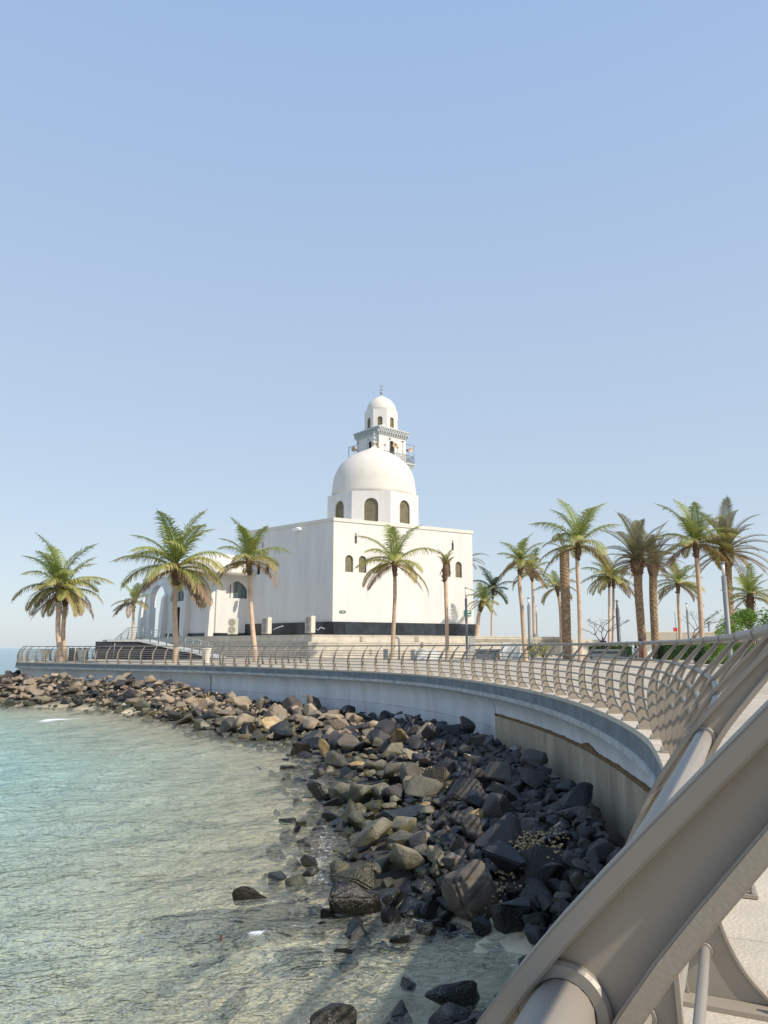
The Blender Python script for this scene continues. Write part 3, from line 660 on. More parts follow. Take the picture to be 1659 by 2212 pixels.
special('pointed light brown rock in the middle of the near dark heap', 1196, 1790, -3.0, .45, 43, M('brown_rock', (.40, .31, .21), .9, var=.3, scale=5, bump=.5), rot=(.2, -.2, .6), sc3=(1.1, .8, .9), pts=8, short='pointed light brown rock')
special('wide angular grey brown slab rock left of the olive yellow rock', 880, 1765, -3.50, 1.15, 45, rot=(.2, .1, .2), sc3=(1.2, .8, .8), pts=12, short='wide grey brown slab')
special('speckled cube-like rock at the waterline below the olive yellow rock', 905, 1815, -3.62, .80, 47, rot=(0, .1, .4), sc3=(1.1, .9, .9), pts=12, short='speckled cube-like rock')
special('dark wedge rock at the bottom edge beside the nearest post', 985, 2150, -3.72, .66, 49, rot=(.1, 0, .3), sc3=(1.5, .7, .7), pts=14)
special('low black rock at the bottom edge left of the dark wedge rock', 722, 2195, -3.72, .55, 51, rot=(0, 0, .3), sc3=(1.1, .8, .8), pts=14)
special('tall slab of dark rock right of the largest boulder on the sand', 1105, 1968, -3.42, .80, 53, rot=(0, -.2, .3), sc3=(.8, .7, 1.1), pts=13, short='tall dark slab')
special('small dark rock right of the tall slab against the nearest post', 1162, 1990, -3.5, .60, 55, rot=(0, .2, .8), sc3=(.9, .8, 1.0), pts=13)
for i, (px, py, w) in enumerate(((256, 1478, 2.6), (350, 1472, 2.3), (205, 1490, 1.5), (437, 1480, 1.6), (500, 1487, 1.3), (392, 1478, 1.3))):
    lb = ['broad pale round-topped boulder below the far wall left of centre of the bank', 'pale peaked boulder on the far bank right of the broad round-topped one', 'tan boulder on the far bank just left of the broad round-topped one', 'tan oblong boulder lying high on the far bank below the stone step in the wall', 'big boulder against the pale wall where the far bank meets the curved wall', 'orange tinted boulder on the far bank below the third palm'][i]
    Y = {0: 50.6, 1: 49.6, 2: 51.5, 3: 47.0, 4: 43.6, 5: 47.8}[i]; P = at(px, py, Y); P.z = min(P.z, bedz(P.x, P.y) + .22 * w)
    me = custom(60 + i, M('bank_rock', [(.40, .34, .25), (.44, .38, .28), (.36, .28, .2), (.40, .34, .26), (.30, .26, .2), (.42, .26, .15)][i], .9, var=.3, scale=1.5, bump=.5, bscale=6), pts=16, sub=2, lumpy=i in (0, 2), flat=.7)
    o = link('boulder', me, None, P, (.1, .1 * i, .3 * i), (w * .8, w * .7, w * .72)); tag(o, lb, 'rock'); keep.append((P.x, P.y, w * .3)); LAND_MARKS.append((['broad pale boulder', 'pale peaked boulder', 'tan side boulder', 'oblong tan boulder', 'big boulder against the wall', 'orange tinted boulder'][i], P.x, P.y))
# the rest of the rubble: densest where the photograph shows it
cand = []
rr = random.Random(11)
def far_from(x, y, r, lst): return all((x - a) ** 2 + (y - b) ** 2 > (r + c) ** 2 for a, b, c in lst)
grid = {}
def free(x, y, r):
    gx, gy = int(x // 1), int(y // 1)
    for i in range(gx - 1, gx + 2):
        for j in range(gy - 1, gy + 2):
            for a, b, c in grid.get((i, j), ()):
                if (x - a) ** 2 + (y - b) ** 2 < (.62 * (r + c)) ** 2: return False
    return True
def put(x, y, r): grid.setdefault((int(x // 1), int(y // 1)), []).append((x, y, r))
for a, b, c in keep: put(a, b, c)
for layer, (smin, smax, tries) in enumerate(((.75, 1.25, 2600), (.45, .8, 9000), (.25, .48, 14000))):
    for _ in range(tries):
        x = rr.uniform(-38, 5.2); y = rr.uniform(5.2, 66)
        if not pip(x, y, ROCK_POLY): continue
        dw = dwall(x, y); s = rr.uniform(smin, smax) * (.95 if x < -9 else 1.0) * (.82 if y < 26 else 1)
        if dw < .25 + .13 * s: continue
        if math.hypot((x - 1.15) / .8, (y - 10.2) / .6) < 1.0 and layer < 3: continue
        r = s * .40
        if not free(x, y, r): continue
        put(x, y, r); z = bedz(x, y) + s * rr.uniform(.10, .28) + (.12 if dwl(x, y) > .8 and rr.random() < .3 else 0)
        cand.append((s, x, y, z))
for _ in range(26000):
    x = rr.uniform(-2, 5.2); y = rr.uniform(5.5, 30); s = rr.uniform(.2, .42)
    if not pip(x, y, ROCK_POLY): continue
    dw = dwall(x, y)
    if dw > 3.2 or dw < .22 + .12 * s or (math.hypot((x - 1.15) / .8, (y - 10.2) / .6) < 1.0) or not free(x, y, s * .33): continue
    put(x, y, s * .33); cand.append((s, x, y, bedz(x, y) + s * rr.uniform(.15, .4)))
# loose rocks standing out in the shallows
for k in range(300):
    i = rr.randrange(8, len(wl.p) - 30) if k % 2 else rr.randrange(150, len(wl.p) - 60); q = wl.p[i]; T = (wl.p[i + 1] - wl.p[i]).normalized(); d = abs(rr.gauss(0, .5)) + .05
    x, y = q.x - T.y * -d * -1, q.y + T.x * -d * -1
    n_ = Vector((T.y, -T.x)); 
    for sgn in (1, -1):
        x, y = q.x + n_.x * d * sgn, q.y + n_.y * d * sgn
        if not pip(x, y, ROCK_POLY): break
    if y < 8.2 or math.hypot((x - 1.1) / 1.0, (y - 10.0) / 1.0) < 1: continue
    s = rr.uniform(.22, .6) * (1 if q.y < 35 else .9)
    if free(x, y, s * .42): put(x, y, s * .42); cand.append((s, x, y, WATER - .06 + rr.uniform(-.08, .07)))
def shows(c):
    s, x, y, z = c; cp_, sp_ = math.cos(PITCH), math.sin(PITCH); zc = y * cp_ + z * sp_; yc = -y * sp_ + z * cp_
    px, py = _cx + _f * x / zc, _cy - _f * yc / zc
    if px < -5 or px > 1664 or py > 2225: return False
    return px < 1050 + (2212 - py) * .886 - 6           # the nearest post hides what lies right of it
cand.sort(key=lambda c: -c[0] / math.hypot(c[1], c[2]) * (1 if shows(c) else .001))
ROCKS = []
for k, (s, x, y, z) in enumerate(cand[:270]):
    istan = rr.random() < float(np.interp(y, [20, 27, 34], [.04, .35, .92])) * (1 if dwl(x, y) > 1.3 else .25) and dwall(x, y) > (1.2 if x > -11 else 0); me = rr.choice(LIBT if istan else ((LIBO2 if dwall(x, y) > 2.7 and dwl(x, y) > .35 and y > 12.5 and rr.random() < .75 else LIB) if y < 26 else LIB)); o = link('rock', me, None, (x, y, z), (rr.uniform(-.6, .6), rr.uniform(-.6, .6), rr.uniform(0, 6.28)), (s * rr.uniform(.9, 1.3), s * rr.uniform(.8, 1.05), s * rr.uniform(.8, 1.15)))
    tone = 'tan' if me in LIBT else ('olive grey' if me in LIBO2 else 'near-black')
    if x < -2 or (dwall(x, y) > 1.5 and rr.random() < .05):
        if rr.random() < .06 and dwl(x, y) > .8 and pip(x, y, ROCK_POLY): me = me.copy(); me.materials[0] = rr.choice((m_coral, m_orange)); o.data = me; tone = 'ochre'
    ROCKS.append((o, x, y, s, tone))
MARKS = LAND_MARKS + [('foot of the dark wall joint', 3.55, 24.4), ('middle of the stained wall', 3.6, 17.5), ('near end of the stained wall', 2.9, 9.5), ('pale wall behind the bulge', 2.4, 28.3), ('pale wall under the big dome', -.9, 34.9), ('bend of the sea wall', -10.4, 45.0), ('little sandy beach', 1.15, 10.0), ('left bottom corner of the bank', -20, 48.9), ('middle of the far waterline', -12, 41), ('dent in the waterline', -5.3, 33.5), ('shaded heap of pale coral', 3.1, 13.4), ('left end of the far wall', -27, 55.5)]
cls = {}
for o, x, y, s, tone in ROCKS:
    nm, mx_, my_ = min(MARKS, key=lambda m_: (m_[1] - x) ** 2 + (m_[2] - y) ** 2); dx, dy = x - mx_, y - my_
    dr_ = ['right of', 'behind and right of', 'behind', 'behind and left of', 'left of', 'before and left of', 'before', 'before and right of'][int(round(math.atan2(dy, dx) / (math.pi / 4))) % 8]
    cls.setdefault((nm, dr_), []).append((math.hypot(dx, dy), o, tone, s))
ORD = ['closest', 'second', 'third', 'fourth', 'fifth', 'sixth', 'seventh', 'eighth', 'ninth', 'tenth', 'eleventh', 'twelfth', 'thirteenth', 'fourteenth', 'fifteenth', 'sixteenth', 'seventeenth', 'eighteenth', 'nineteenth', 'twentieth']
for (nm, dr_), lst in cls.items():
    for i, (d_, o, tone, s) in enumerate(sorted(lst, key=lambda t_: t_[0])):
        sz = 'large' if s > .8 else ('medium' if s > .55 else 'small'); lb = f"{ORD[min(i, 19)]} rock {dr_} the {nm}, {sz} {tone}"
        tag(o, lb, 'rock', 'rocks of the stone bank along the sea wall')
def bake(lst, name, label, lib, mats):
    V = []; Fc = []; tone = []
    for s, x, y, z in lst:
        me = rr.choice(lib); n0 = len(V)
        mt = Matrix.LocRotScale(Vector((x, y, z)), Matrix.Rotation(rr.uniform(0, 6.28), 3, 'Z') @ Matrix.Rotation(rr.uniform(-.6, .6), 3, 'X'), Vector((s * 1.1, s * .9, s)))
        c = np.empty(len(me.vertices) * 3); me.vertices.foreach_get('co', c); c = c.reshape(-1, 3) @ np.array(mt.to_3x3()).T + np.array(mt.translation)
        V += c.tolist(); t = rr.random(); tone += [t] * len(c)
        Fc += [tuple(i + n0 for i in p.vertices) for p in me.polygons]
    m = bpy.data.meshes.new(name); m.from_pydata(V, [], Fc); m.materials.append(mats)
    a = m.attributes.new('tone', 'FLOAT', 'POINT'); a.data.foreach_set('value', np.array(tone, np.float32)); m.update()
    o = link(name, m); tag(o, label, 'rubble', kind='stuff'); return o
LO = [rock_mesh(500 + i, 10) for i in range(8)]
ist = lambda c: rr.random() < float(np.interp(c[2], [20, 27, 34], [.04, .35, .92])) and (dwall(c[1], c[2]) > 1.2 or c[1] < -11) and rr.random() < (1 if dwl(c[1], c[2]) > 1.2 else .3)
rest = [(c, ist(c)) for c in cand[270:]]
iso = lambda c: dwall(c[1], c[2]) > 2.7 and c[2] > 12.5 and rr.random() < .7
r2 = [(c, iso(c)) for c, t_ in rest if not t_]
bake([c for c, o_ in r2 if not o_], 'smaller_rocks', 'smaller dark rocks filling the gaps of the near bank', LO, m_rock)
bake([c for c, o_ in r2 if o_], 'smaller_rocks', 'smaller olive rocks in the sunlit middle of the near bank', LO, m_rock_sunlit)
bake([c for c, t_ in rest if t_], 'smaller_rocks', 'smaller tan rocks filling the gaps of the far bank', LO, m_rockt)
fill = []
for _ in range(9000):
    x = rr.uniform(-38, 5.0); y = rr.uniform(6, 64)
    if pip(x, y, ROCK_POLY) and dwall(x, y) > .3 and math.hypot((x - 1.15) / .9, (y - 10.3) / .7) > 1: fill.append((rr.uniform(.12, .34), x, y, bedz(x, y) + rr.uniform(-.02, .05)))
CUB = [rock_mesh(600 + i, 8) for i in range(6)]
def bare(seed):
    r = random.Random(seed); bm = bmesh.new()
    for _ in range(9):
        v = Vector((r.gauss(0, 1), r.gauss(0, 1), r.gauss(0, 1))).normalized() * .5; bm.verts.new((v.x, v.y * .8, v.z * .65))
    bmesh.ops.convex_hull(bm, input=bm.verts); me = bpy.data.meshes.new('pebble'); bm.to_mesh(me); bm.free(); return me
PEB = [bare(i) for i in range(8)]
bake([c for c in fill if c[2] < 29], 'rubble', 'small dark broken stones between the near rocks', PEB, m_rock); bake([c for c in fill if c[2] >= 29], 'rubble', 'small pale broken stones between the far rocks', PEB, m_rockt)
cl = []
for cx, cy, n_, r_ in ([(c.x, c.y, 110, .13) for c in (atz(1155, 1850, -3.2), atz(1190, 1840, -3.15), atz(1120, 1875, -3.25), atz(1060, 1905, -3.3), atz(1195, 1870, -3.2), atz(960, 1690, -3.1), atz(930, 1660, -3.1), atz(1135, 1835, -3.2))] +
                       [(c.x, c.y, 90, .6) for c in (atz(560, 1502, -3.3), atz(600, 1512, -3.3), atz(470, 1530, -3.5), atz(420, 1535, -3.5), atz(360, 1518, -3.0), atz(590, 1535, -3.5))]):
    for _ in range(n_):
        x, y = cx + rr.gauss(0, r_), cy + rr.gauss(0, r_); 
        if dwall(x, y) < .35: continue
        cl.append((rr.uniform(.035, .085) * (1 if cy < 25 else 2.2), x, y, bedz(x, y) + rr.uniform(.12, .30)))
bake(cl, 'coral_rubble', 'cream coral rubble lying in patches on the dark rocks', PEB, m_coral)
# submerged flat reef and stake
P = atz(470, 2015, -3.98)
for k, (px, py, w_, l_) in enumerate(((470, 2010, 2.6, 1.5), (600, 1985, 1.9, 1.1), (640, 2080, .8, .9), (430, 2105, .9, .35), (350, 2150, .45, .3), (500, 2190, 1.1, .3))):
    q = atz(px, py, -4.0); me = custom(80 + k, m_rock, pts=16, sub=1, flat=.3); o = link('submerged_rock', me, None, (q.x, q.y, -3.93), (0, 0, .3 * k), (w_, l_, .75 if k < 3 else .5)); tag(o, ['broad dark flat rock just under water around the rusty stake', 'dark flat rock under water right of the rusty stake', 'narrow dark patch of rock under water below the foam splash', 'long dark rock under the sandy shallows', 'small dark rock under water low in the sandy shallows', 'dark low rock awash near the bottom edge'][k], 'rock')
st = MB(); q = atz(476, 2056, -3.95); st.tube([(0, 0, -.2), (.004, 0, .06), (0, .01, .2)], .016, 8); st.tube([(-.02, 0, .15), (.02, 0, .15)], .008, 6)
tag(st.build('stake', M('rust', (.10, .04, .02), .9, var=.5, scale=30), loc=q), 'thin rusty iron stake poking out of the shallow water', 'stake')
# ------------------------------------------------------------------ mosque
def hit(px, py, o, d):           # where a sight line meets the vertical plane through o along d: (distance along d, z)
    r = _ray(px, py); n = Vector((d[1], -d[0])); k = (o[0] * n.x + o[1] * n.y) / (r[0] * n.x + r[1] * n.y)
    x, y, z = r[0] * k, r[1] * k, r[2] * k; return (x - o[0]) * d[0] + (y - o[1]) * d[1], z
A = Vector((-5.52, 80.0)); ZB, ZT = 1.26, 13.90
dR = Vector((16.28, 9.466)).normalized(); dLv = Vector((-7.82, 6.745)).normalized()
LR = 18.83; LLn = 14.6
Bp = A + dR * LR; Lp = A + dLv * LLn; dL = -dLv
Bk = Bp + dLv * LLn
m_lpane = M('amber_glass', (.21, .19, .11), .35, var=.4, scale=2)
def window(parent, o, d, pts, depth, mat=m_lattice, fm=m_frame, bars=None, label=None):
    mb = MB(); rim(mb, o, d, pts, depth - .07, .05, .05); w = mb.build('window', fm, parent, fix=True)
    if label: w['label'] = label
    mb = MB(); panel(mb, o, d, pts, depth, .03); mb.build('pane', mat if mat is not m_lattice else m_lpane, w)
    wdt = max(p[0] for p in pts) - min(p[0] for p in pts); hgt = max(p[1] for p in pts) - min(p[1] for p in pts)
    if wdt > .55 and not bars and mat is m_lattice:
        mb = MB(); x0 = min(p[0] for p in pts); z0 = min(p[1] for p in pts); n = Vector((d[1], -d[0])); xc = x0 + wdt / 2; nv = max(3, int(wdt / .22)); nh_ = int(hgt / .24)
        for b in range(1, nv):
            x = x0 + wdt * b / nv; zt = z0 + hgt - wdt / 2 + math.sqrt(max(0, (wdt / 2) ** 2 - (x - xc) ** 2)); c = (o[0] + d[0] * x - n.x * (depth - .02), o[1] + d[1] * x - n.y * (depth - .02), (z0 + zt) / 2); mb.box(c, (.035, .03, zt - z0), math.atan2(d[1], d[0]))
        for b in range(1, nh_):
            z = z0 + hgt * b / nh_; hw = wdt / 2 if z < z0 + hgt - wdt / 2 else math.sqrt(max(.0004, (wdt / 2) ** 2 - (z - (z0 + hgt - wdt / 2)) ** 2)); mb.box((o[0] + d[0] * xc - n.x * (depth - .022), o[1] + d[1] * xc - n.y * (depth - .022), z), (2 * hw, .026, .035), math.atan2(d[1], d[0]))
        mb.build('lattice', m_frame, w)
    if bars:
        mb = MB(); xs_ = [p[0] for p in pts]; x0, x1 = min(xs_), max(xs_); z0 = min(p[1] for p in pts); z1 = max(p[1] for p in pts); n = Vector((d[1], -d[0]))
        for b in range(1, bars):
            x = x0 + (x1 - x0) * b / bars; q = (x - (x0 + x1) / 2) / ((x1 - x0) / 2); h = z1 - (z1 - z0) * (1 - math.cos(math.asin(min(1, abs(q))))) * .92 - .04
            c = Vector((o[0] + d[0] * x - n.x * (depth - .03), o[1] + d[1] * x - n.y * (depth - .03), (z0 + h) / 2)); mb.box(c, (.09, .05, h - z0), math.atan2(d[1], d[0]))
        mb.build('mullion', m_pole_d, w)
    return w
mos = thing('mosque', 'large white cube-like mosque with black plinth, arched windows and big dome on an octagon', 'mosque', (0, 86, ZB))
off_m = Vector((0, 86, ZB))
def bl(mb, nm, mat, parent=mos, off=off_m, **k):
    mb.v = [(v[0] - off.x, v[1] - off.y, v[2] - off.z) for v in mb.v]; return mb.build(nm, mat, parent, **k)
def reloc(o, off): o.location = (-off.x, -off.y, -off.z); return o
def arch_at(px, py0, py1, wpx, o, d, kind='round', rise=None, pxr=None):
    x, z0 = hit(px, py1, o, d); _, z1 = hit(px, py0, o, d)
    xa, _ = hit(px - wpx / 2, py1, o, d); xb, _ = hit(px + wpx / 2, py1, o, d)
    return arch(abs(xb - xa), z1 - z0, kind, x0=(xa + xb) / 2, z0=z0, rise=rise)
Z1 = lambda x, y: (658.3 + .2778 * x, 811.9 + .2778 * y)
rw = [arch_at(*Z1(345, 1393), Z1(0, 1525)[1], 17.2, A, dR), arch_at(*Z1(450, 1399), Z1(0, 1531)[1], 16.5, A, dR), arch_at(*Z1(1108, 1440), Z1(0, 1562)[1], 14.5, A, dR), arch_at(*Z1(1198, 1445), Z1(0, 1569)[1], 14, A, dR),
      arch_at(*Z1(397, 1240), Z1(0, 1304)[1], 5.5, A, dR), arch_at(*Z1(1151, 1295), Z1(0, 1357)[1], 4.8, A, dR)]
lw = [arch_at(577, 1216, 1240, 8, Lp, dL), arch_at(557.5, 1216, 1241, 8, Lp, dL), arch_at(567, 1170, 1184, 3, Lp, dL)]
PZ = 2.70
mb = MB(); wall_holes(mb, A, dR, [(0, PZ - .3), (LR, PZ - .3), (LR, ZT), (0, ZT)], rw, .24); w_r = bl(mb, 'wall', m_white)
mb = MB(); wall_holes(mb, Lp, dL, [(0, PZ - .3), (LLn, PZ - .3), (LLn, ZT), (0, ZT)], lw, .24); bl(mb, 'wall', m_white)
mb = MB(); mb.add([(Bp.x, Bp.y, ZB), (Bk.x, Bk.y, ZB), (Bk.x, Bk.y, ZT), (Bp.x, Bp.y, ZT), (Lp.x, Lp.y, ZB), (Lp.x, Lp.y, ZT)], [(0, 1, 2, 3), (1, 4, 5, 2)]); bl(mb, 'wall', m_white)
mb = MB(); mb.add([(q.x, q.y, ZT - .25) for q in (A, Bp, Bk, Lp)], [(0, 1, 2, 3)]); bl(mb, 'roof', m_white)
for pts in rw: reloc(window(mos, A, dR, pts, .22), off_m)
for pts in lw: reloc(window(mos, Lp, dL, pts, .22, m_dark), off_m)
# small round knobs over the two slit windows
for c in (rw[4], rw[5]):
    x = (c[0][0] + c[1][0]) / 2; z = max(p[1] for p in c) + .16; q = A + dR * x; mb = MB(); mb.box((q.x + dR.y * .03, q.y - dR.x * .03, z), (.16, .1, .16), math.atan2(dR.y, dR.x)); bl(mb, 'knob', m_frame)
def ring(pts, z0, z1, out, inn=.0, th=.35):
    """band that runs round a convex footprint pts (ccw), out metres proud, th wide"""
    mb = MB(); n = len(pts); P = [Vector(p) for p in pts]
    def offs(d):
        r = []
        for i in range(n):
            a, b, c = P[i - 1], P[i], P[(i + 1) % n]; e1 = (b - a).normalized(); e2 = (c - b).normalized(); n1 = Vector((e1.y, -e1.x)); n2 = Vector((e2.y, -e2.x)); q = n1 + n2; r.append(b + q * (d / max(.2, (1 + n1.dot(n2)))))
        return r
    o_ = offs(out); i_ = offs(out - th); vs = [(p.x, p.y, z) for z in (z0, z1) for L_ in (o_, i_) for p in L_]
    for i in range(n):
        j = (i + 1) % n; mb.add([], []) 
    fs = []
    for i in range(n):
        j = (i + 1) % n; a = lambda l, k: l * n + k
        fs += [(a(0, i), a(0, j), a(2, j), a(2, i)), (a(1, j), a(1, i), a(3, i), a(3, j)), (a(2, i), a(2, j), a(3, j), a(3, i)), (a(0, j), a(0, i), a(1, i), a(1, j))]
    mb.add(vs, fs); return mb
fp = [A, Bp, Bk, Lp]
bl(ring(fp, ZT - .26, ZT + .12, .09), 'cornice', m_white2)
# plinth of dark stone slabs
for o_, d_, ln in ((A - dR * .0, dR, LR + .25), (Lp, dL, LLn)):
    n_ = max(1, round(ln / 1.45)); nn = Vector((d_.y, -d_.x))
    for k in range(n_):
        a, b = ln * k / n_ + .006, ln * (k + 1) / n_ - .006; pr = .12 + random.uniform(-.004, .004); z1 = PZ
        q = [o_ + d_ * a + nn * pr, o_ + d_ * b + nn * pr, o_ + d_ * b - nn * .1, o_ + d_ * a - nn * .1]; mb = MB(); mb.prism([(p.x, p.y) for p in q], ZB, z1); bl(mb, 'stone', m_black)
q = Bp + dR * .18; mb = MB(); mb.prism([(p.x, p.y) for p in (Bp + dR * .12 + Vector((dR.y, -dR.x)) * .12, Bp + dR * .3 + Vector((dR.y, -dR.x)) * .12, Bk + dR * .3, Bk + dR * .0)], ZB, PZ); bl(mb, 'plinth', m_black)
mb = MB(); mb.prism([(p.x, p.y) for p in (A + dR * .13 + dLv * .13, Bp - dR * .13 + dLv * .13, Bk - dR * .13 - dLv * .13, Lp + dR * .13 - dLv * .13)], ZB, PZ - .1); bl(mb, 'plinth_core', m_black)
# drum
DC = Vector((-1.26, 90.4)); R8 = 5.97; D0, D1 = ZT - .25, 18.08
def oct_pts(c, R, a0): return [Vector((c.x + R * math.sin(rad(a0 + 45 * k)), c.y - R * math.cos(rad(a0 + 45 * k)))) for k in range(8)]
op = oct_pts(DC, R8, -70)
dw_ = [(267, 965, 1108, 64), (512, 950, 1130, 104), (771, 957, 1141, 76)]
drum = MB()
wins = []
for k in range(8):
    a, b = op[k], op[(k + 1) % 8]; d = (b - a).normalized(); ln = (b - a).length
    ww, hh = 1.66, 2.80
    if k in (7, 0, 1, 2): 
        pts = arch(ww, hh, x0=ln / 2, z0=14.42); wall_holes(drum, a, d, [(0, D0), (ln, D0), (ln, D1), (0, D1)], [pts], .26); wins.append((a, d, pts))
    else: drum.add([(a.x, a.y, D0), (b.x, b.y, D0), (b.x, b.y, D1), (a.x, a.y, D1)], [(0, 1, 2, 3)])
drum.add([(p.x, p.y, D1) for p in op], [tuple(range(8))])
bl(drum, 'drum', m_white)
for a, d, pts in wins: reloc(window(mos, a, d, pts, .24), off_m)
def dome(mb, c, prof, n=48): mb.lathe((c.x, c.y, 0), prof, n)
mb = MB(); dome(mb, DC, [(5.34, 18.06), (5.29, 18.57), (5.23, 19.19), (5.15, 19.90), (5.03, 20.62), (4.80, 21.34), (4.44, 22.06), (3.95, 22.67), (3.33, 23.19), (2.62, 23.65), (1.85, 24.03), (1.18, 24.34), (0.72, 24.57), (0.39, 24.77), (0.21, 24.93)]); bl(mb, 'dome', m_white2)
mb = MB(); mb.lathe((DC.x, DC.y, 24.88), [(.22, 0), (.20, .1), (.1, .16), (.08, .3), (.27, .42), (.33, .55), (.26, .7), (.08, .8), (.07, .95), (.22, 1.03), (.26, 1.13), (.2, 1.25), (.06, 1.32), (.06, 1.48), (.15, 1.55), (.17, 1.63), (.12, 1.71), (.04, 1.77), (.03, 2.05)], 14); bl(mb, 'finial', m_muq)
# ------------------------------------------------------------------ minaret
MC = Vector((-.36, 96.0)); mz = Vector((MC.x, MC.y, ZT - .25))
mi = thing('minaret', 'white minaret behind the dome with railed balcony and small dome', 'minaret', mz)
def sq(side, az0=-5): hd_ = side / math.sqrt(2); return [Vector((MC.x + hd_ * math.sin(rad(az0 + 90 * k)), MC.y - hd_ * math.cos(rad(az0 + 90 * k)))) for k in (-1, 0, 1, 2)]
def bm_(mb, nm, mat, parent=mi): return bl(mb, nm, mat, parent, mz)
s4 = sq(4.64); mb = MB(); door = []
for k in range(4):
    a, b = s4[k], s4[(k + 1) % 4]; d = (b - a).normalized(); ln = (b - a).length; pts = arch(.85, 2.0, x0=ln / 2 + (.35 if k == 0 else -.1), z0=24.75)
    if k in (0, 1): wall_holes(mb, a, d, [(0, ZT - .25), (ln, ZT - .25), (ln, 27.5), (0, 27.5)], [pts], .3); door.append((a, d, pts))
    else: mb.add([(a.x, a.y, ZT - .25), (b.x, b.y, ZT - .25), (b.x, b.y, 27.5), (a.x, a.y, 27.5)], [(0, 1, 2, 3)])
bm_(mb, 'shaft', m_white)
for a, d, pts in door: reloc(window(mi, a, d, pts, .26, m_dark), mz)
mb = MB(); pz = [(4.7, 22.3), (5.0, 22.7), (5.5, 23.1), (6.0, 23.5), (6.3, 23.75)]
for (sa, za), (sb_, zb_) in zip(pz, pz[1:]): mb.prism([(p.x, p.y) for p in sq(sa)], za, zb_, top=[(p.x, p.y) for p in sq(sb_)], cap=False, bottom=False)
mb.prism([(p.x, p.y) for p in sq(6.4)], 23.75, 23.95); bm_(mb, 'balcony', m_muq)
# balustrade
s6 = sq(6.2)
for k in range(4):
    a, b = s6[k], s6[(k + 1) % 4]; mb = MB(); ln = (b - a).length; d = (b - a).normalized()
    for z in (24.02, 24.95): mb.tube([(a.x, a.y, z), (b.x, b.y, z)], .045, 6)
    for z in (24.3, 24.62): mb.tube([(a.x, a.y, z), (b.x, b.y, z)], .022, 4)
    for j in range(23):
        if j % 6 in (2, 3, 4) and j % 2: continue
        q = a + d * (ln * j / 22); mb.tube([(q.x, q.y, 23.95), (q.x, q.y, 24.95)], .03, 4)
    for j in range(4):
        q = a + d * (ln * (j + .5) / 4); 
        for dx in (-.35, .35): p1 = q + d * dx; p2 = q - d * dx; mb.tube([(p1.x, p1.y, 24.05), (p2.x, p2.y, 24.9)], .022, 4)
    bm_(mb, 'balustrade', m_grey)
for k in range(4):
    q = s6[k]; q2 = s4[k]; mb = MB()
    mb.tube([(q.x, q.y, 23.95), (q.x, q.y, 26.5)], .05, 6); e = q2 + (q - q2) * .05; mb.tube([(q.x, q.y, 26.45), (e.x, e.y, 26.75)], .04, 6); bm_(mb, 'post', m_hand)
for k in (0, 1):
    a, b = s6[k], s6[(k + 1) % 4]; nn = Vector(((b - a).y, -(b - a).x)).normalized()
    for t in (.32, .68):
        q = a.lerp(b, t); mb = MB(); mb.tube([(q.x, q.y, 23.95), (q.x, q.y, 26.6)], .045, 6); mb.tube([(q.x, q.y, 26.55), (q.x - .55 * (b - a).normalized().x, q.y - .55 * (b - a).normalized().y, 26.65)], .025, 4)
        mb.lathe((q.x, q.y, 26.6), [(.03, 0), (.16, .05), (.14, .16), (.02, .2)], 8); bm_(mb, 'lantern_post', m_hand)
# cornice with two rows of little niches
mb = MB(); mb.prism([(p.x, p.y) for p in sq(4.8)], 27.3, 27.75, top=[(p.x, p.y) for p in sq(5.15)], cap=False); mb.prism([(p.x, p.y) for p in sq(5.15)], 27.75, 28.15); mb.prism([(p.x, p.y) for p in sq(5.4)], 28.15, 28.32); bm_(mb, 'cornice', m_muq)
mb = MB(); sA = sq(5.25)
for k in range(4):
    a, b = sA[k], sA[(k + 1) % 4]; d = (b - a).normalized(); ln = (b - a).length
    for j in range(13):
        for z, hh in ((28.0, .2), (27.72, .22)):
            q = a + d * (ln * (j + .5 + (.5 if hh > .2 else 0)) / 13.5); mb.box((q.x, q.y, z), (.2, .16, hh), math.atan2(d.y, d.x))
    q = a
bm_(mb, 'niche_row', m_muq)
o8 = oct_pts(MC, 2.36, -72); mb = MB(); ow = []
for k in range(8):
    a, b = o8[k], o8[(k + 1) % 8]; d = (b - a).normalized(); ln = (b - a).length; pts = arch(.66, 1.42, x0=ln / 2, z0=28.62)
    wall_holes(mb, a, d, [(0, 28.3), (ln, 28.3), (ln, 31.1), (0, 31.1)], [pts], .2)
    if k in (7, 0, 1, 2, 3): ow.append((a, d, pts))
mb.add([(p.x, p.y, 31.1) for p in o8], [tuple(range(8))]); bm_(mb, 'lantern_drum', m_white)
for a, d, pts in ow: reloc(window(mi, a, d, pts, .18), mz)
mb = MB(); dome(mb, MC, [(2.03, 31.1), (2.02, 31.4), (1.95, 31.8), (1.8, 32.2), (1.52, 32.6), (1.15, 32.95), (.78, 33.2), (.42, 33.4), (.2, 33.52), (.1, 33.62)], 32); bm_(mb, 'dome', m_white2)
mb = MB(); mb.lathe((MC.x, MC.y, 33.55), [(.14, 0), (.15, .12), (.06, .18), (.06, .26), (.2, .36), (.22, .46), (.14, .58), (.05, .64), (.05, .8), (.16, .88), (.16, .95), (.05, 1.05), (.04, 1.25), (.08, 1.3), (.03, 1.36)], 12)
arc = [(MC.x + .22 * math.cos(t), MC.y + .02, 35.1 + .22 * math.sin(t)) for t in [rad(130 + 280 * k / 12) for k in range(13)]]
mb.tube(arc, [.012 + .04 * math.sin(math.pi * k / 12) for k in range(13)], 6); bm_(mb, 'finial', m_grey)
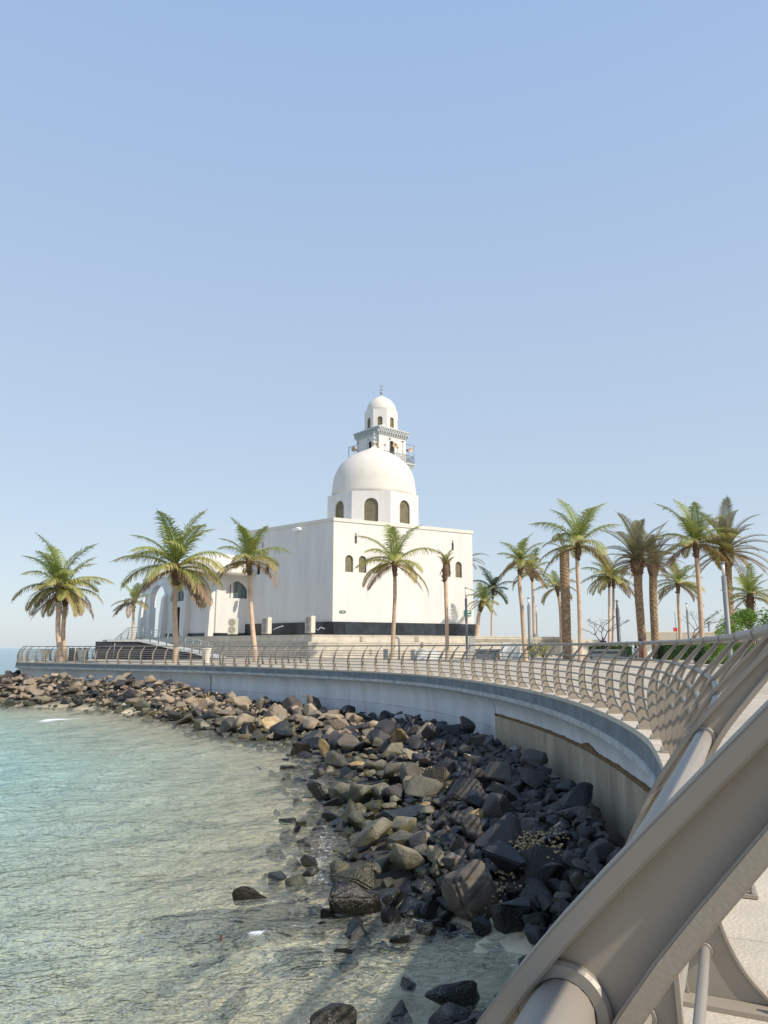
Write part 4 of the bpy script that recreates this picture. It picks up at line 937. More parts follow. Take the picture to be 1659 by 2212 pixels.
# loudspeakers on the balcony
def horn(loc, az, label, sc_=1.0):
    t = thing('loudspeaker', label, 'loudspeaker', loc, az, 'horn loudspeakers on the minaret'); mb = MB(); n = 16; prof = [(.06, -.1), (.07, .1), (.14, .25), (.24, .36), (.36, .42), (.345, .43), (.2, .33), (.1, .2), (.0, .16)]; vs = []
    for r, y in prof: vs += [(r * sc_ * math.cos(2 * math.pi * j / n), -y * sc_, r * sc_ * math.sin(2 * math.pi * j / n)) for j in range(n)]
    mb.add(vs, [(i * n + j, i * n + (j + 1) % n, (i + 1) * n + (j + 1) % n, (i + 1) * n + j) for i in range(len(prof) - 1) for j in range(n)], 0, True); mb.build('horn', m_horn, t)
    mb = MB(); mb.lathe((0, .15 * sc_, 0), [(.12, -.12), (.13, -.1), (.13, .1), (.12, .12)], 10); mb.build('driver', m_pole_d, t)
    mb = MB(); mb.tube([(0, 0, -.1), (0, 0, -.75)], .03, 6); mb.build('bracket', m_hand, t); return t
for (px, py, Y, az, lb) in ((767.6, 971.5, 93.4, rad(-35), 'horn loudspeaker at the left corner of the minaret balcony'), (851.4, 963.7, 92.8, rad(20), 'horn loudspeaker glowing in front of the minaret doorway'), (881.6, 972.5, 94.2, rad(55), 'horn loudspeaker at the right end of the minaret balcony'), (812, 961, 92.0, rad(10), 'pale horn loudspeaker just behind the tip of the big dome')):
    horn(at(px, py, Y), az, lb)
tag(MB.build((lambda b: (b.lathe((0, 0, 0), [(.02, -.15), (.3, -.02), (.4, .12), (.38, .13), (.28, .02), (.02, -.08)], 16), b)[1])(MB()), 'satellite_dish', m_signw, loc=at(825, 921, 93.3)), 'small white satellite dish on the ledge below the top minaret window', 'satellite dish')
# ------------------------------------------------------------------ arcade wing
ZW = 8.75; W0 = Vector((-19.75, 87.6)); q = atz(308.4, 1253, ZW); WF = Vector((q.x, q.y)); dW = (W0 - WF).normalized(); LWF = (W0 - WF).length
wing = thing('arcade_wing', 'low white wing left of the mosque with buttresses, pointed arch windows and shallow dome', 'building', (W0.x, W0.y, ZB)); wo_ = Vector((W0.x, W0.y, ZB))
def bw(mb, nm, mat): return bl(mb, nm, mat, wing, wo_)
Bc = lambda x, y: (296.2 + .1521 * x, 1195.9 + .1521 * y)
op1 = arch_at(334, 1264, 1398, 31, WF, dW, 'pointed', rise=1.6); op1[0] = (op1[0][0], ZB); op1[1] = (op1[1][0], ZB)
hmin = min(p[1] for p in op1)
w1 = arch_at(382.5, 1261, 1299, 29.6, WF, dW, 'pointed', rise=2.05); w2 = arch_at(432.5, 1257, 1296, 31, WF, dW, 'pointed', rise=2.1)
x0_, z0_ = hit(372, 1372, WF, dW); x1_, z1_ = hit(389, 1311, WF, dW); dr = [(x0_, ZB + .02), (x1_, ZB + .02), (x1_, z1_), (x0_, z1_)]
op1 = [(x, max(z, ZB + .02)) for x, z in op1]
mb = MB(); wall_holes(mb, WF, dW, [(0, ZB), (LWF, ZB), (LWF, ZW), (0, ZW)], [op1, w1, w2, dr], .9)
bw(mb, 'wall', m_white)
tR = 7.0; mb = MB(); ew = arch_at(511.5, 1255, 1292.5, 51.5, W0, dR, 'pointed', rise=2.0)
wall_holes(mb, W0, dR, [(0, ZB), (tR, ZB), (tR, ZW), (0, ZW)], [ew], .5); bw(mb, 'wall', m_white)
nb = Vector((dW.y, -dW.x)); xo = max(p[0] for p in op1) + .8
# solid mass behind the closed bays, leaving the first arch open to the sky
a = WF + dW * xo - nb * .9; b = W0 - nb * .9 + dR * .5; c = b + dR * 8 + dLv * -0; mb = MB()
mb.prism([(p.x, p.y) for p in (a, W0 - nb * .92, W0 + dR * tR - Vector((dR.y, -dR.x)) * .52, W0 + dR * 10 + dLv * 8, a + dR * 9)], ZB, ZW - .25); bw(mb, 'core', m_white)
mb = MB(); mb.prism([(p.x, p.y) for p in (WF, WF + dW * (LWF), W0 - nb * .9, WF - nb * .9)], ZW - .02, ZW + .14); bw(mb, 'parapet', m_white2)
mb = MB(); mb.prism([(p.x, p.y) for p in (W0 + dR * .01, W0 + dR * tR, W0 + dR * tR + Vector((-dR.y, dR.x)) * .5, W0 + Vector((-dR.y, dR.x)) * .5)], ZW - .02, ZW + .14); bw(mb, 'parapet', m_white2)
for pts, br in ((w1, 4), (w2, 4)): reloc(window(wing, WF, dW, pts, .35, m_glass, m_pole_d, br), wo_)
reloc(window(wing, W0, dR, ew, .35, m_glass, m_pole_d, 4), wo_)
mb = MB(); panel(mb, WF, dW, dr, .5, .05); bw(mb, 'door', m_dark)
dob = []
for px in (311.5, 357, 405.5, 459.5):
    x, _ = hit(px, 1340, WF, dW); wd = .62; q = WF + dW * x; mb = MB(); prof = [(0, ZB), (.85, ZB), (.70, 4.4), (.52, 6.1), (.0, 6.75)]; vs = []
    for sd in (-wd / 2, wd / 2):
        for t, z in prof: p_ = q + dW * sd + nb * t; vs.append((p_.x, p_.y, z))
    n_ = len(prof); mb.add(vs, [tuple(range(n_)), tuple(range(2 * n_ - 1, n_ - 1, -1))] + [(i, (i + 1) % n_, n_ + (i + 1) % n_, n_ + i) for i in range(n_)]); bw(mb, 'buttress', m_white)
mb = MB(); c = W0 + dR * 3.4 + dLv * 4.6; mb.lathe((c.x, c.y, ZW - .3), [(6.3, 0), (6.2, .5), (5.8, 1.1), (5.0, 1.75), (3.9, 2.3), (2.6, 2.7), (1.3, 2.95), (.3, 3.02)], 40); bw(mb, 'dome', m_white2)
mb = MB(); q = W0 + dR * 2.7 + Vector((dR.y, -dR.x)) * .02; mb.prism([(p.x, p.y) for p in (W0, W0 + dR * tR, W0 + dR * tR + Vector((dR.y, -dR.x)) * .1, W0 + Vector((dR.y, -dR.x)) * .1 - dR * .05)], ZB, ZB + .38); mb.prism([(p.x, p.y) for p in (WF + dW * (xo), W0, W0 + nb * .1, WF + dW * xo + nb * .1)], ZB, ZB + .38); bw(mb, 'plinth', m_black)
# signs and fittings on the walls
def sign(px0, px1, py0, py1, o, d, mat, label, marks, cat='sign'):
    x0, z1 = hit(px0, py0, o, d); x1, z0 = hit(px1, py1, o, d); n = Vector((d.y, -d.x)); c = o + d * ((x0 + x1) / 2) + n * .05
    t = thing('sign', label, cat, (c.x, c.y, (z0 + z1) / 2), math.atan2(d.y, d.x)); mb = MB(); w, h = x1 - x0, z1 - z0; mb.box((0, 0, 0), (w, .05, h)); mb.build('board', mat, t)
    mb = MB()
    for poly_ in marks: mb.add([(x * w, -.031, z * h) for x, z in poly_] + [(x * w, -.026, z * h) for x, z in poly_], [tuple(range(len(poly_)))] + [(i, (i + 1) % len(poly_), len(poly_) + (i + 1) % len(poly_), len(poly_) + i) for i in range(len(poly_))])
    mb.build('marking', m_signw, t)
arrow = [(-.05, .12), (.16, .12), (.16, .02), (.40, .22), (.16, .42), (.16, .30), (-.05, .30)]
run = [(-.30, .32), (-.18, .40), (-.10, .18), (-.02, .02), (-.12, -.02), (-.22, .10), (-.34, -.02), (-.40, .06)]
bar = [(-.38, -.36), (.42, -.36), (.42, -.16), (-.10, -.16), (-.16, -.24), (-.38, -.22)]
sign(1002, 1017.3, 1318.6, 1330.8, A, dR, m_green, 'green sign with white figures near the right edge of the mosque wall', [arrow, run, bar])
sign(733.4, 746, 1318.7, 1324.3, A, dR, m_dgreen, 'small dark green exit sign low on the lit wall by the corner', [[(-.1, -.2), (.3, -.2), (.3, .05), (-.1, .05)], [(-.4, -.25), (-.28, -.25), (-.3, .25), (-.38, .25)]])
sign(344.6, 351.5, 1329.5, 1337, WF, dW, m_green, 'tiny teal sign between the first and second buttress of the arcade', [[(-.4, -.08), (.4, -.08), (.4, .06), (-.4, .06)]])
mb = MB(); x, z = hit(647, 1145, Lp, dL); q = Lp + dL * x + Vector((dL.y, -dL.x)) * .3; mb.tube([(0, 0, 0), (.35, -.35, .03), (.7, -.7, 0)], [.2, .24, .16], 10); mb.box((-.1, .1, -.05), (.3, .3, .3)); tag(mb.build('floodlight', m_signw, loc=(q.x - .3, q.y, z)), 'white floodlight high on the shaded mosque wall under the roof edge', 'floodlight')
mb = MB(); q = at(504.4, 1234.3, 89.2); rim(mb, (-.3, 0), (1, 0), [(0, -.3), (.6, -.3), (.6, .3), (0, .3)], 0, .1, .2); mb.box((0, .2, -.3), (.1, .1, .5)); tag(mb.build('floodlight', m_hand, loc=q), 'square framed floodlight on the roof edge above the big arched window', 'floodlight')
# ------------------------------------------------------------------ podium
pod = thing('podium', 'pale stone podium of two broad tiers carrying the mosque', 'podium', (-8, 75, LIPZ)); po_ = Vector((-8, 75, LIPZ))
q = at(673, 1374, 76.2); C1 = Vector((q.x, q.y)); q = at(666, 1387, 74.6); C2 = Vector((q.x, q.y))
for C_, z0, z1, la, lb_, nm in ((C1, .52, ZB, 36, 33, 'upper_tier'), (C2, LIPZ - .05, .522, 24, 22, 'lower_tier')):
    P4 = [C_ + dLv * lb_, C_, C_ + dR * la, C_ + dR * la + Vector((-dR.y, dR.x)) * 24, C_ + dLv * lb_ + Vector((-dR.y, dR.x)) * 24]
    mb = MB(); mb.prism([(p.x, p.y) for p in P4], z0, z1 - .12); bl(mb, nm, m_podium, pod, po_)
    for o_, d_, ln in ((C_, dR, la), (C_, dLv, lb_)):
        n_ = int(ln / 1.6); nn = Vector((d_.y, -d_.x)) * (1 if d_ is dR else -1)
        for k in range(n_):
            a_, b_ = ln * k / n_ + .005, ln * (k + 1) / n_ - .005; pr = .04 + random.uniform(-.003, .003)
            P = [o_ + d_ * a_ + nn * pr, o_ + d_ * b_ + nn * pr, o_ + d_ * b_ - nn * 1.2, o_ + d_ * a_ - nn * 1.2]; mb = MB(); mb.prism([(p.x, p.y) for p in P], z1 - .118, z1); bl(mb, 'slab', m_podium, pod, po_)
mb = MB(); P5 = [C1 + dR * 34.5, C1 + dR * 34.5 + Vector((dR.y, -dR.x)) * 1.5, C1 + dR * 36, C1 + dR * 50, C1 + dR * 50 + dLv * 12, C1 + dR * 30 + dLv * 12]
mb.prism([(p.x, p.y) for p in (C1 + dR * 20, C1 + dR * 41, C1 + dR * 41 + dLv * 10, C1 + dR * 20 + dLv * 10)], LIPZ, .95); bl(mb, 'ground_tier', m_podium, pod, po_)
Cc = lambda x, y: ((1400 + x * .3376) * .5486, (2380 + y * .3376) * .5486)
for k, (x0, x1, y0, y1) in enumerate(((52, 80, 368, 432), (690, 735, 368, 432), (765, 785, 437, 500), (165, 190, 520, 585), (1360 - 600, 1385 - 600, 440, 500))):
    a_ = Cc(x0, y0); b_ = Cc(x1, y1); C_ = C1 if y0 < 430 else C2; xa, z1 = hit(*a_, C_, dR); xb, z0 = hit(*b_, C_, dR); mb = MB(); mb2 = panel(mb, C_ + Vector((dR.y, -dR.x)) * .06, dR, [(xa, max(z0, .56 if C_ is C1 else -1.0)), (xb, max(z0, .56 if C_ is C1 else -1.0)), (xb, z1), (xa, z1)], 0, .04); bl(mb, 'vent', M('vent_stone', (.33, .29, .23), .9), pod, po_)
# ------------------------------------------------------------------ outdoor units of the air conditioning
def ac(px0, px1, py0, py1, Y, rz, label):
    a_ = at(px0, py1, Y); b_ = at(px1, py0, Y); w = (b_.x - a_.x); h = b_.z - a_.z; t = thing('ac_unit', label, 'air conditioner', ((a_.x + b_.x) / 2, Y, a_.z), rz, 'outdoor air conditioning units on the podium')
    W_, D_ = (1.05, .45) if abs(rz) < 1 else (.95, .45); W_ = w / (abs(math.cos(rz)) + .42 * abs(math.sin(rz)) + .02); D_ = W_ * .42
    mb = MB(); mb.box((0, 0, .1 + (h - .1) / 2), (W_, D_, h - .1)); o = mb.build('casing', m_ac, t); bv = o.modifiers.new('bevel', 'BEVEL'); bv.width = .02; bv.segments = 2
    for z in (.1 + (h - .1) * .27, .1 + (h - .1) * .73):
        mb = MB(); n = 24; r = W_ * .34; cx_ = -W_ * .08
        for rr_ in (r, r * .8, r * .6, r * .4, r * .2): mb.tube([(cx_ + rr_ * math.cos(2 * math.pi * j / n), -D_ / 2 - .03, z + rr_ * math.sin(2 * math.pi * j / n)) for j in range(n)], .012, 4, closed=True)
        for j in range(12): mb.tube([(cx_, -D_ / 2 - .03, z), (cx_ + r * math.cos(2 * math.pi * j / 12), -D_ / 2 - .03, z + r * math.sin(2 * math.pi * j / 12))], .009, 4)
        g = mb.build('fan_grille', m_ac, t); mb = MB(); vs = [(cx_ + r * math.cos(2 * math.pi * j / n), -D_ / 2 - .004, z + r * math.sin(2 * math.pi * j / n)) for j in range(n)]; vs2 = [(x, y + .003, z_) for x, y, z_ in vs]
        mb.add(vs + vs2, [tuple(range(n))] + [(j, (j + 1) % n, n + (j + 1) % n, n + j) for j in range(n)]); mb.build('fan', m_ac_d, t)
    for sx in (-1, 1): mb = MB(); mb.box((sx * W_ * .35, 0, .05), (.08, D_ * 1.05, .1)); mb.build('foot', m_ac_d, t)
    return t
ac(491, 515.4, 1335, 1371.8, 85.5, rad(8), 'two-fan outdoor unit on the podium in front of the arched window wall')
ac(563.6, 588.6, 1333.5, 1371, 83.5, rad(-48), 'two-fan outdoor unit on the podium right of the slanting palm trunk')
ac(657.5, 682.5, 1330.7, 1369, 80.0, rad(-52), 'two-fan outdoor unit on the podium nearest the mosque corner')
for (pts, lb) in (([(589, 1361), (597, 1357), (605, 1354), (612, 1352)], 'bent pipe rising from the middle outdoor unit'), ([(683, 1359), (688, 1361), (692, 1355), (698, 1357), (701, 1359)], 'coiled hose beside the outdoor unit at the mosque corner')):
    mb = MB(); P = [at(x, y, 81.5 if x < 640 else 79.6) for x, y in pts]; c0 = P[0]; mb.tube([p_ - c0 for p_ in P], .05, 6); tag(mb.build('pipe', m_muq, loc=c0), lb, 'pipe')
# ------------------------------------------------------------------ palms
def leaf_mat(name, c1, c2, tip):
    m = bpy.data.materials.new(name); m.use_nodes = True; nt = m.node_tree; N = nt.nodes; L = nt.links; b = N['Principled BSDF']; b.inputs['Roughness'].default_value = .5
    oi = N.new('ShaderNodeObjectInfo'); g = N.new('ShaderNodeNewGeometry'); ad = N.new('ShaderNodeMath'); ad.operation = 'MULTIPLY_ADD'; ad.inputs[1].default_value = .45
    L.new(g.outputs['Random Per Island'], ad.inputs[0]); mu = N.new('ShaderNodeMath'); mu.operation = 'MULTIPLY'; mu.inputs[1].default_value = .55; L.new(oi.outputs['Random'], mu.inputs[0]); L.new(mu.outputs[0], ad.inputs[2])
    rp = N.new('ShaderNodeValToRGB'); rp.color_ramp.elements[0].color = (*c1, 1); rp.color_ramp.elements[1].color = (*c2, 1); L.new(ad.outputs[0], rp.inputs[0])
    a = N.new('ShaderNodeAttribute'); a.attribute_name = 'dry'; mx = N.new('ShaderNodeMix'); mx.data_type = 'RGBA'; L.new(a.outputs['Fac'], mx.inputs[0]); L.new(rp.outputs[0], mx.inputs[6]); mx.inputs[7].default_value = (*tip, 1)
    L.new(mx.outputs[2], b.inputs['Base Color'])
    t = N.new('ShaderNodeBsdfTranslucent'); L.new(mx.outputs[2], t.inputs[0]); ms = N.new('ShaderNodeMixShader'); ms.inputs[0].default_value = .3; o = N['Material Output']; L.new(b.outputs[0], ms.inputs[1]); L.new(t.outputs[0], ms.inputs[2]); L.new(ms.outputs[0], o.inputs[0]); return m
m_leaf = leaf_mat('palm_leaf', (.08, .16, .03), (.36, .40, .08), (.62, .44, .17))
m_leafy = leaf_mat('palm_leaf_yellow', (.20, .20, .05), (.36, .30, .08), (.42, .28, .10))
m_leafd = leaf_mat('palm_leaf_dry', (.22, .13, .06), (.36, .24, .13), (.32, .22, .14))
m_leafdate = leaf_mat('date_leaf', (.15, .15, .065), (.30, .28, .14), (.34, .27, .16))
m_leafdk = leaf_mat('palm_leaf_dark', (.02, .045, .02), (.05, .085, .03), (.12, .12, .05))
m_trunk = M('palm_trunk', (.62, .46, .33), .9, scale=3, col2=(.44, .31, .21), bump=.5, bscale=14, rnd=.12)
m_trunkd = M('date_trunk', (.40, .28, .17), .95, scale=5, col2=(.17, .11, .07), bump=.6, bscale=18)
m_fibre = M('palm_fibre', (.20, .13, .075), .95, scale=6, col2=(.09, .055, .03), bump=.7, bscale=20)
fro = {}
def frond(kind, el, var):
    """a frond about one unit long, starting at the origin and leaving along +x at elevation el (degrees)"""
    key = (kind, el, var)
    if key in fro: return fro[key]
    r = random.Random(str(key)); date = kind.startswith('date'); dry = kind.endswith('dry'); mb = MB(); n = 22
    bend = rad(r.uniform(60, 95) if not date else r.uniform(45, 80)) * (1.0 if el < 50 else .8) * (.8 if dry else 1)
    if el < -20: bend *= .6
    pos = Vector((0, 0, 0)); pts = []; yaw = 0; yb = r.uniform(-.35, .35)
    for i in range(n + 1):
        t = i / n; a = rad(el) - bend * t ** 1.35; a = max(a, rad(-86)); pts.append(pos.copy()); pos = pos + Vector((math.cos(a) * math.cos(yb * t), math.cos(a) * math.sin(yb * t), math.sin(a))) / n
    mb.tube(pts, [.012 * (1 - .85 * i / n) + .002 for i in range(n + 1)], 4, cap=False); dryv = [.15 if not dry else 1.0] * len(mb.v)
    m_ = 50 if not date else 52
    for k in range(m_):
        t = .10 + .89 * (k + .3 * r.random()) / m_; i = min(n - 1, int(t * n)); f_ = t * n - i; p_ = pts[i].lerp(pts[i + 1], f_); T = (pts[i + 1] - pts[i]).normalized()
        side = T.cross(Vector((0, 0, 1))); side = side.normalized() if side.length > .05 else Vector((0, 1, 0)); up = side.cross(T).normalized()
        ll = (.27 if not date else .18) * (math.sin(math.pi * min(1, t * .92 + .14)) ** .6) * r.uniform(.85, 1.1)
        if t > .93: ll *= .75
        for sg in (-1, 1):
            if r.random() < (.10 if dry else .03): continue
            dr_ = (.95 if el < 50 else .5) if not date else .12
            g = r.uniform(.5, 1.1) * (1.3 if dry else 1)
            d0 = (side * sg * .85 + T * (.55 + .5 * t) + up * (.22 if not date else .35)).normalized(); d1 = (d0 + Vector((0, 0, -1)) * dr_ * g * r.uniform(.5, 1.5)).normalized(); d2 = (d1 + Vector((0, 0, -1)) * dr_ * g * 1.5).normalized()
            w = .0070 if not date else .0055; wv = d0.cross(up).normalized() * w; b0 = p_; b1 = b0 + d0 * ll * .35; b2 = b1 + d1 * ll * .35; b3 = b2 + d2 * ll * .35
            mb.add([b0 - wv * .4, b0 + wv * .4, b1 + wv, b1 - wv, b2 + wv * .8, b2 - wv * .8, b3], [(0, 1, 2, 3), (3, 2, 4, 5), (5, 4, 6)])
            e_ = min(1, max(0, (t - .75) * 1.6) + r.uniform(0, .2)); e_ = min(1, e_ + (.25 if el < 30 else 0)); dryv += [e_ * .4, e_ * .4, e_ * .6, e_ * .6, e_, e_, min(1, e_ + .3)]
    mat = {'coco': m_leaf, 'cocoy': m_leafy, 'coco_dry': m_leafd, 'date': m_leafdate, 'date_dry': m_leafd, 'dark': m_leafdk}[kind]
    me = mb.mesh('frond', mat); a_ = me.attributes.new('dry', 'FLOAT', 'POINT'); a_.data.foreach_set('value', np.array(dryv, np.float32)); fro[key] = me; return me
def trunk(parent, pts, r0, r1, date=False, mat=None):
    mb = MB(); P = [Vector(p_) for p_ in pts]; L_ = sum((b - a).length for a, b in zip(P, P[1:]))
    Pp = [2 * P[0] - P[1]] + P + [2 * P[-1] - P[-2]]; out = []; per = max(2, int(L_ / .085 / max(1, len(P) - 1)))
    for i in range(1, len(Pp) - 2):
        for k in range(per):
            t = k / per; p0, p1, p2, p3 = Pp[i - 1:i + 3]; out.append(.5 * ((2 * p1) + (p2 - p0) * t + (2 * p0 - 5 * p1 + 4 * p2 - p3) * t * t + (3 * p1 - p0 - 3 * p2 + p3) * t ** 3))
    out.append(P[-1]); n = len(out); seg = 20 if date else 12; vs = []; rs = random.Random(int(P[0].x * 100))
    for i, c in enumerate(out):
        t = i / (n - 1); r = r0 + (r1 - r0) * t; hgt = t * L_
        if not date: r *= 1 + .28 * math.exp(-hgt / .45); r *= 1 + (.035 if i % 2 else -.015) + rs.uniform(-.012, .012)
        for j in range(seg):
            an = 2 * math.pi * j / seg; rr_ = r
            if date:
                u = j / seg * 10; v = hgt / .16; q_ = abs(math.sin(math.pi * (u + v) / 2 * 1.0)) * abs(math.sin(math.pi * (u - v) / 2)); rr_ = r * (.90 + .22 * q_)
            vs.append((c.x + rr_ * math.cos(an), c.y + rr_ * math.sin(an), c.z))
    mb.add(vs, [(i * seg + j, i * seg + (j + 1) % seg, (i + 1) * seg + (j + 1) % seg, (i + 1) * seg + j) for i in range(n - 1) for j in range(seg)], 0, not date)
    return mb.build('trunk', mat or (m_trunkd if date else m_trunk), parent)
def palm(label, base, mids, crown, rad_px, Y, kind='coco', r0=.17, r1=.13, nf=24, seed=1, wind=0, bz=None, group=None, low=1.0, dryn=4, yel=2, narrow=False, spread=(-23, 86), extra=(), only_up=False, lean_az=None, fibre=True):
    """base, mids, crown are photo positions; Y the distance at which the palm stands"""
    bz = LIPZ if bz is None else bz; b = atz(base[0], base[1], bz) if False else at(base[0], base[1], Y); b.z = bz
    c = at(crown[0], crown[1], Y); r = random.Random(seed); t = thing('palm_tree', label, 'palm tree', b, 0, group)
    pts = [Vector((0, 0, 0))] + [at(x, y, Y) - b for x, y in mids] + [c - b]
    trunk(t, pts, r0, r1, kind == 'date'); Lf = rad_px / 1597 * Y * 1.17; cr = c - b
    if fibre:
        mb = MB(); dn = (pts[-2] - pts[-1]).normalized(); k = 9
        mb.tube([cr + dn * 1.5, cr + dn * 1.0, cr + dn * .4, cr + dn * -.1, cr - dn * .35], [r1 * 1.0, r1 * 1.45, r1 * 1.7, r1 * 1.5, r1 * .5], 9)
        for q in range(16):
            a = r.uniform(0, 6.28); h = r.uniform(.1, 1.4); e = Vector((math.cos(a), math.sin(a), 0)); p0 = cr + dn * h + e * r1 * 1.1; mb.tube([p0, p0 + e * .12 + Vector((0, 0, .12)), p0 + e * .2 + Vector((0, 0, r.uniform(-.1, .35)))], [.05, .04, .015], 4)
        mb.build('crown_fibre', m_fibre, t)
    rot = r.uniform(0, 6.28); els = []
    for i in range(nf):
        u = (i + .5) / nf; el = spread[1] + (spread[0] - spread[1]) * u ** .85; az = rot + i * 2.39996 + r.uniform(-.2, .2)
        elq = int(round(el / 14.0)) * 14; el_q = elq; dd_ = min(dryn, 3) if kind != 'date' else dryn; kd = kind if kind in ('date', 'dark') else 'coco'
        if kd == 'coco' and i >= nf - dd_: kd = 'coco_dry'
        elif kd == 'coco' and i >= nf - dd_ - yel - 1: kd = 'cocoy'
        elif kd == 'date' and i >= nf - dd_: kd = 'date_dry'
        s = Lf * (1.14 - .20 * min(1, u * 2.0)) * r.uniform(.78, 1.10)
        if r.random() < .10 and kind == 'coco': continue
        if el < 8 and kind != 'date': az = (0 if math.cos(az) > 0 else math.pi) + r.gauss(0, .55)
        if narrow: az = (az % 6.283); 
        o = link('frond', frond(kd, elq, r.randrange(3)), t, cr + Vector((0, 0, -.35 * u)), (0, 0, az), (s, s, s))
        if wind: o.rotation_euler = (0, wind * .5, az) if False else (r.uniform(-.1, .1), r.uniform(-.1, .1), az * 1.0 + 0)
    for (el, az, ln, kd) in extra:
        link('frond', frond(kd, el, 1), t, cr, (0, 0, rad(az)), (Lf * ln,) * 3)
    return t
Z2 = lambda x, y: (x * .3968, 1069.8 + .3968 * y)
Z3 = lambda x, y: (987.5 + .4048 * x, 1042.3 + .4048 * y)
palm('left trunk of the palm pair at the far left end, with brown hanging fronds', (131.5, 1428), [(125.5, 1366), (126.5, 1310)], (127.5, 1262), 96, 58.5, seed=3, nf=25, r0=.19, r1=.17, dryn=6, yel=3, spread=(-29, 84))
palm('right, darker and more slanting trunk of the palm pair at the far left end', (141, 1426), [(136.5, 1366), (140.5, 1310)], (141, 1272), 84, 59.5, seed=5, nf=19, r0=.17, r1=.15, dryn=6, yel=3, spread=(-32, 70))
palm('small yellowing palm behind the dark ramp left of the arcade', (286.5, 1377), [(288, 1335)], (288, 1296), 50, 84, seed=8, nf=15, bz=.9, r0=.16, r1=.12, dryn=3, yel=5, spread=(-21, 80))
palm('tall full green palm in front of the arcade wing', (379.5, 1434), [(379.5, 1380), (377.5, 1310)], (380.5, 1222), 124, 53, seed=12, nf=27, r0=.20, r1=.17, dryn=3, yel=2, spread=(-26, 86))
palm('slanting palm in front of the air conditioning units', (553.5, 1426), [(546, 1360), (541.5, 1300)], (537, 1206), 84, 60, seed=17, nf=22, r0=.20, r1=.15, dryn=3, yel=4, spread=(-18, 86))
palm('palm standing before the lit wall below the big dome', (847.5, 1418), [(850, 1360), (853, 1290)], (852.5, 1212), 92, 66, seed=23, nf=21, r0=.19, r1=.15, dryn=3, yel=3, spread=(-26, 84))
t_ = palm('ragged almost leafless palm with a narrow upright tuft before the mosque wall', (966.5, 1416), [(965, 1350), (963.5, 1290), (962, 1240)], (963, 1222), 34, 66, seed=29, nf=12, r0=.16, r1=.17, dryn=2, yel=5, spread=(66, 88), extra=[(-42, 200, .7, 'coco_dry'), (-42, 20, .6, 'coco_dry')])
palm('low bushy palm at the right edge of the mosque on the podium', (1030, 1372), [(1034, 1330)], (1044, 1296), 38, 86, seed=31, nf=20, bz=ZB, r0=.22, r1=.20, dryn=2, yel=4, spread=(-27, 75))
palm('dark green wind-blown palm behind the low bushy palm', (1062, 1373), [(1062, 1340)], (1066, 1272), 50, 102, 'dark', seed=37, nf=22, bz=.4, r0=.14, r1=.11, dryn=0, spread=(-26, 80))
palm('windswept palm with compact crown right of the two slim lamp posts', (1135, 1419), [(1131, 1370), (1127, 1310), (1122, 1255)], (1125, 1208), 56, 62, seed=41, nf=22, r0=.18, r1=.15, dryn=3, yel=2, spread=(-18, 88), extra=[(-28, 200, 1.2, 'coco_dry')])
palm('slim palm with drooping crown behind the windswept palm', (1154, 1375), [(1152, 1310)], (1149, 1232), 54, 92, seed=43, nf=20, bz=.5, r0=.19, r1=.15, dryn=4, yel=1, spread=(-27, 70))
palm('palm with a yellow hanging heart behind the thick trunk', (1212, 1381), [(1210, 1320)], (1203, 1264), 50, 92, seed=47, nf=18, bz=.2, r0=.18, r1=.15, dryn=1, yel=5, spread=(-27, 75))
palm('thick rough brown trunk whose crown is hidden by its neighbour', (1224.5, 1413), [(1223, 1340), (1220, 1250)], (1219, 1186), 46, 64, 'date', seed=53, nf=9, r0=.36, r1=.42, dryn=2, spread=(0, 60), fibre=False)
palm('tallest palm, slender pale trunk and long fronds reaching above all others', (1253, 1424), [(1253, 1370), (1250.5, 1290), (1247, 1215)], (1250, 1172), 98, 56, seed=61, nf=17, r0=.17, r1=.14, dryn=1, yel=3, spread=(-19, 72), extra=[(70, 20, 1.15, 'coco'), (84, 130, 1.1, 'coco')])
palm('left trunk of the leaning twin palms behind the person in black', (1315, 1388), [(1316, 1340)], (1316, 1244), 60, 88, seed=67, nf=20, bz=-.3, r0=.15, r1=.13, dryn=1, yel=4, spread=(-27, 78))
palm('right trunk of the leaning twin palms behind the person in black', (1322, 1388), [(1325, 1340)], (1325, 1246), 58, 89, seed=71, nf=16, bz=-.3, r0=.16, r1=.13, dryn=2, yel=1, spread=(-27, 60))
palm('left of the two date palms with thick diamond-scarred trunks', (1389.5, 1422), [(1387, 1381), (1380, 1290)], (1376, 1206), 84, 62, 'date', seed=73, nf=38, r0=.31, r1=.34, dryn=8, spread=(-18, 84))
palm('right of the two date palms with thick diamond-scarred trunks', (1416, 1416), [(1415, 1381), (1411, 1290)], (1411, 1210), 70, 68, 'date', seed=79, nf=36, r0=.32, r1=.35, dryn=8, spread=(-18, 84))
palm('slim palm with orange dead fronds between the date palms and the pale trunk', (1469, 1381), [(1467.5, 1340), (1465, 1296)], (1465, 1258), 60, 90, seed=83, nf=22, bz=-.3, r0=.2, r1=.16, dryn=6, yel=1, spread=(-29, 78))
palm('tall green palm with pale smooth trunk left of the thick lamp post', (1517, 1420), [(1516, 1372), (1512, 1300), (1507, 1230)], (1502, 1168), 92, 58, seed=89, nf=24, r0=.20, r1=.16, dryn=3, yel=2, spread=(-21, 84))
palm('date palm leaning left behind the thick lamp post', (1582, 1410), [(1579, 1354), (1572, 1262)], (1570, 1186), 92, 60, 'date', seed=97, nf=38, r0=.34, r1=.34, dryn=8, spread=(-21, 84))
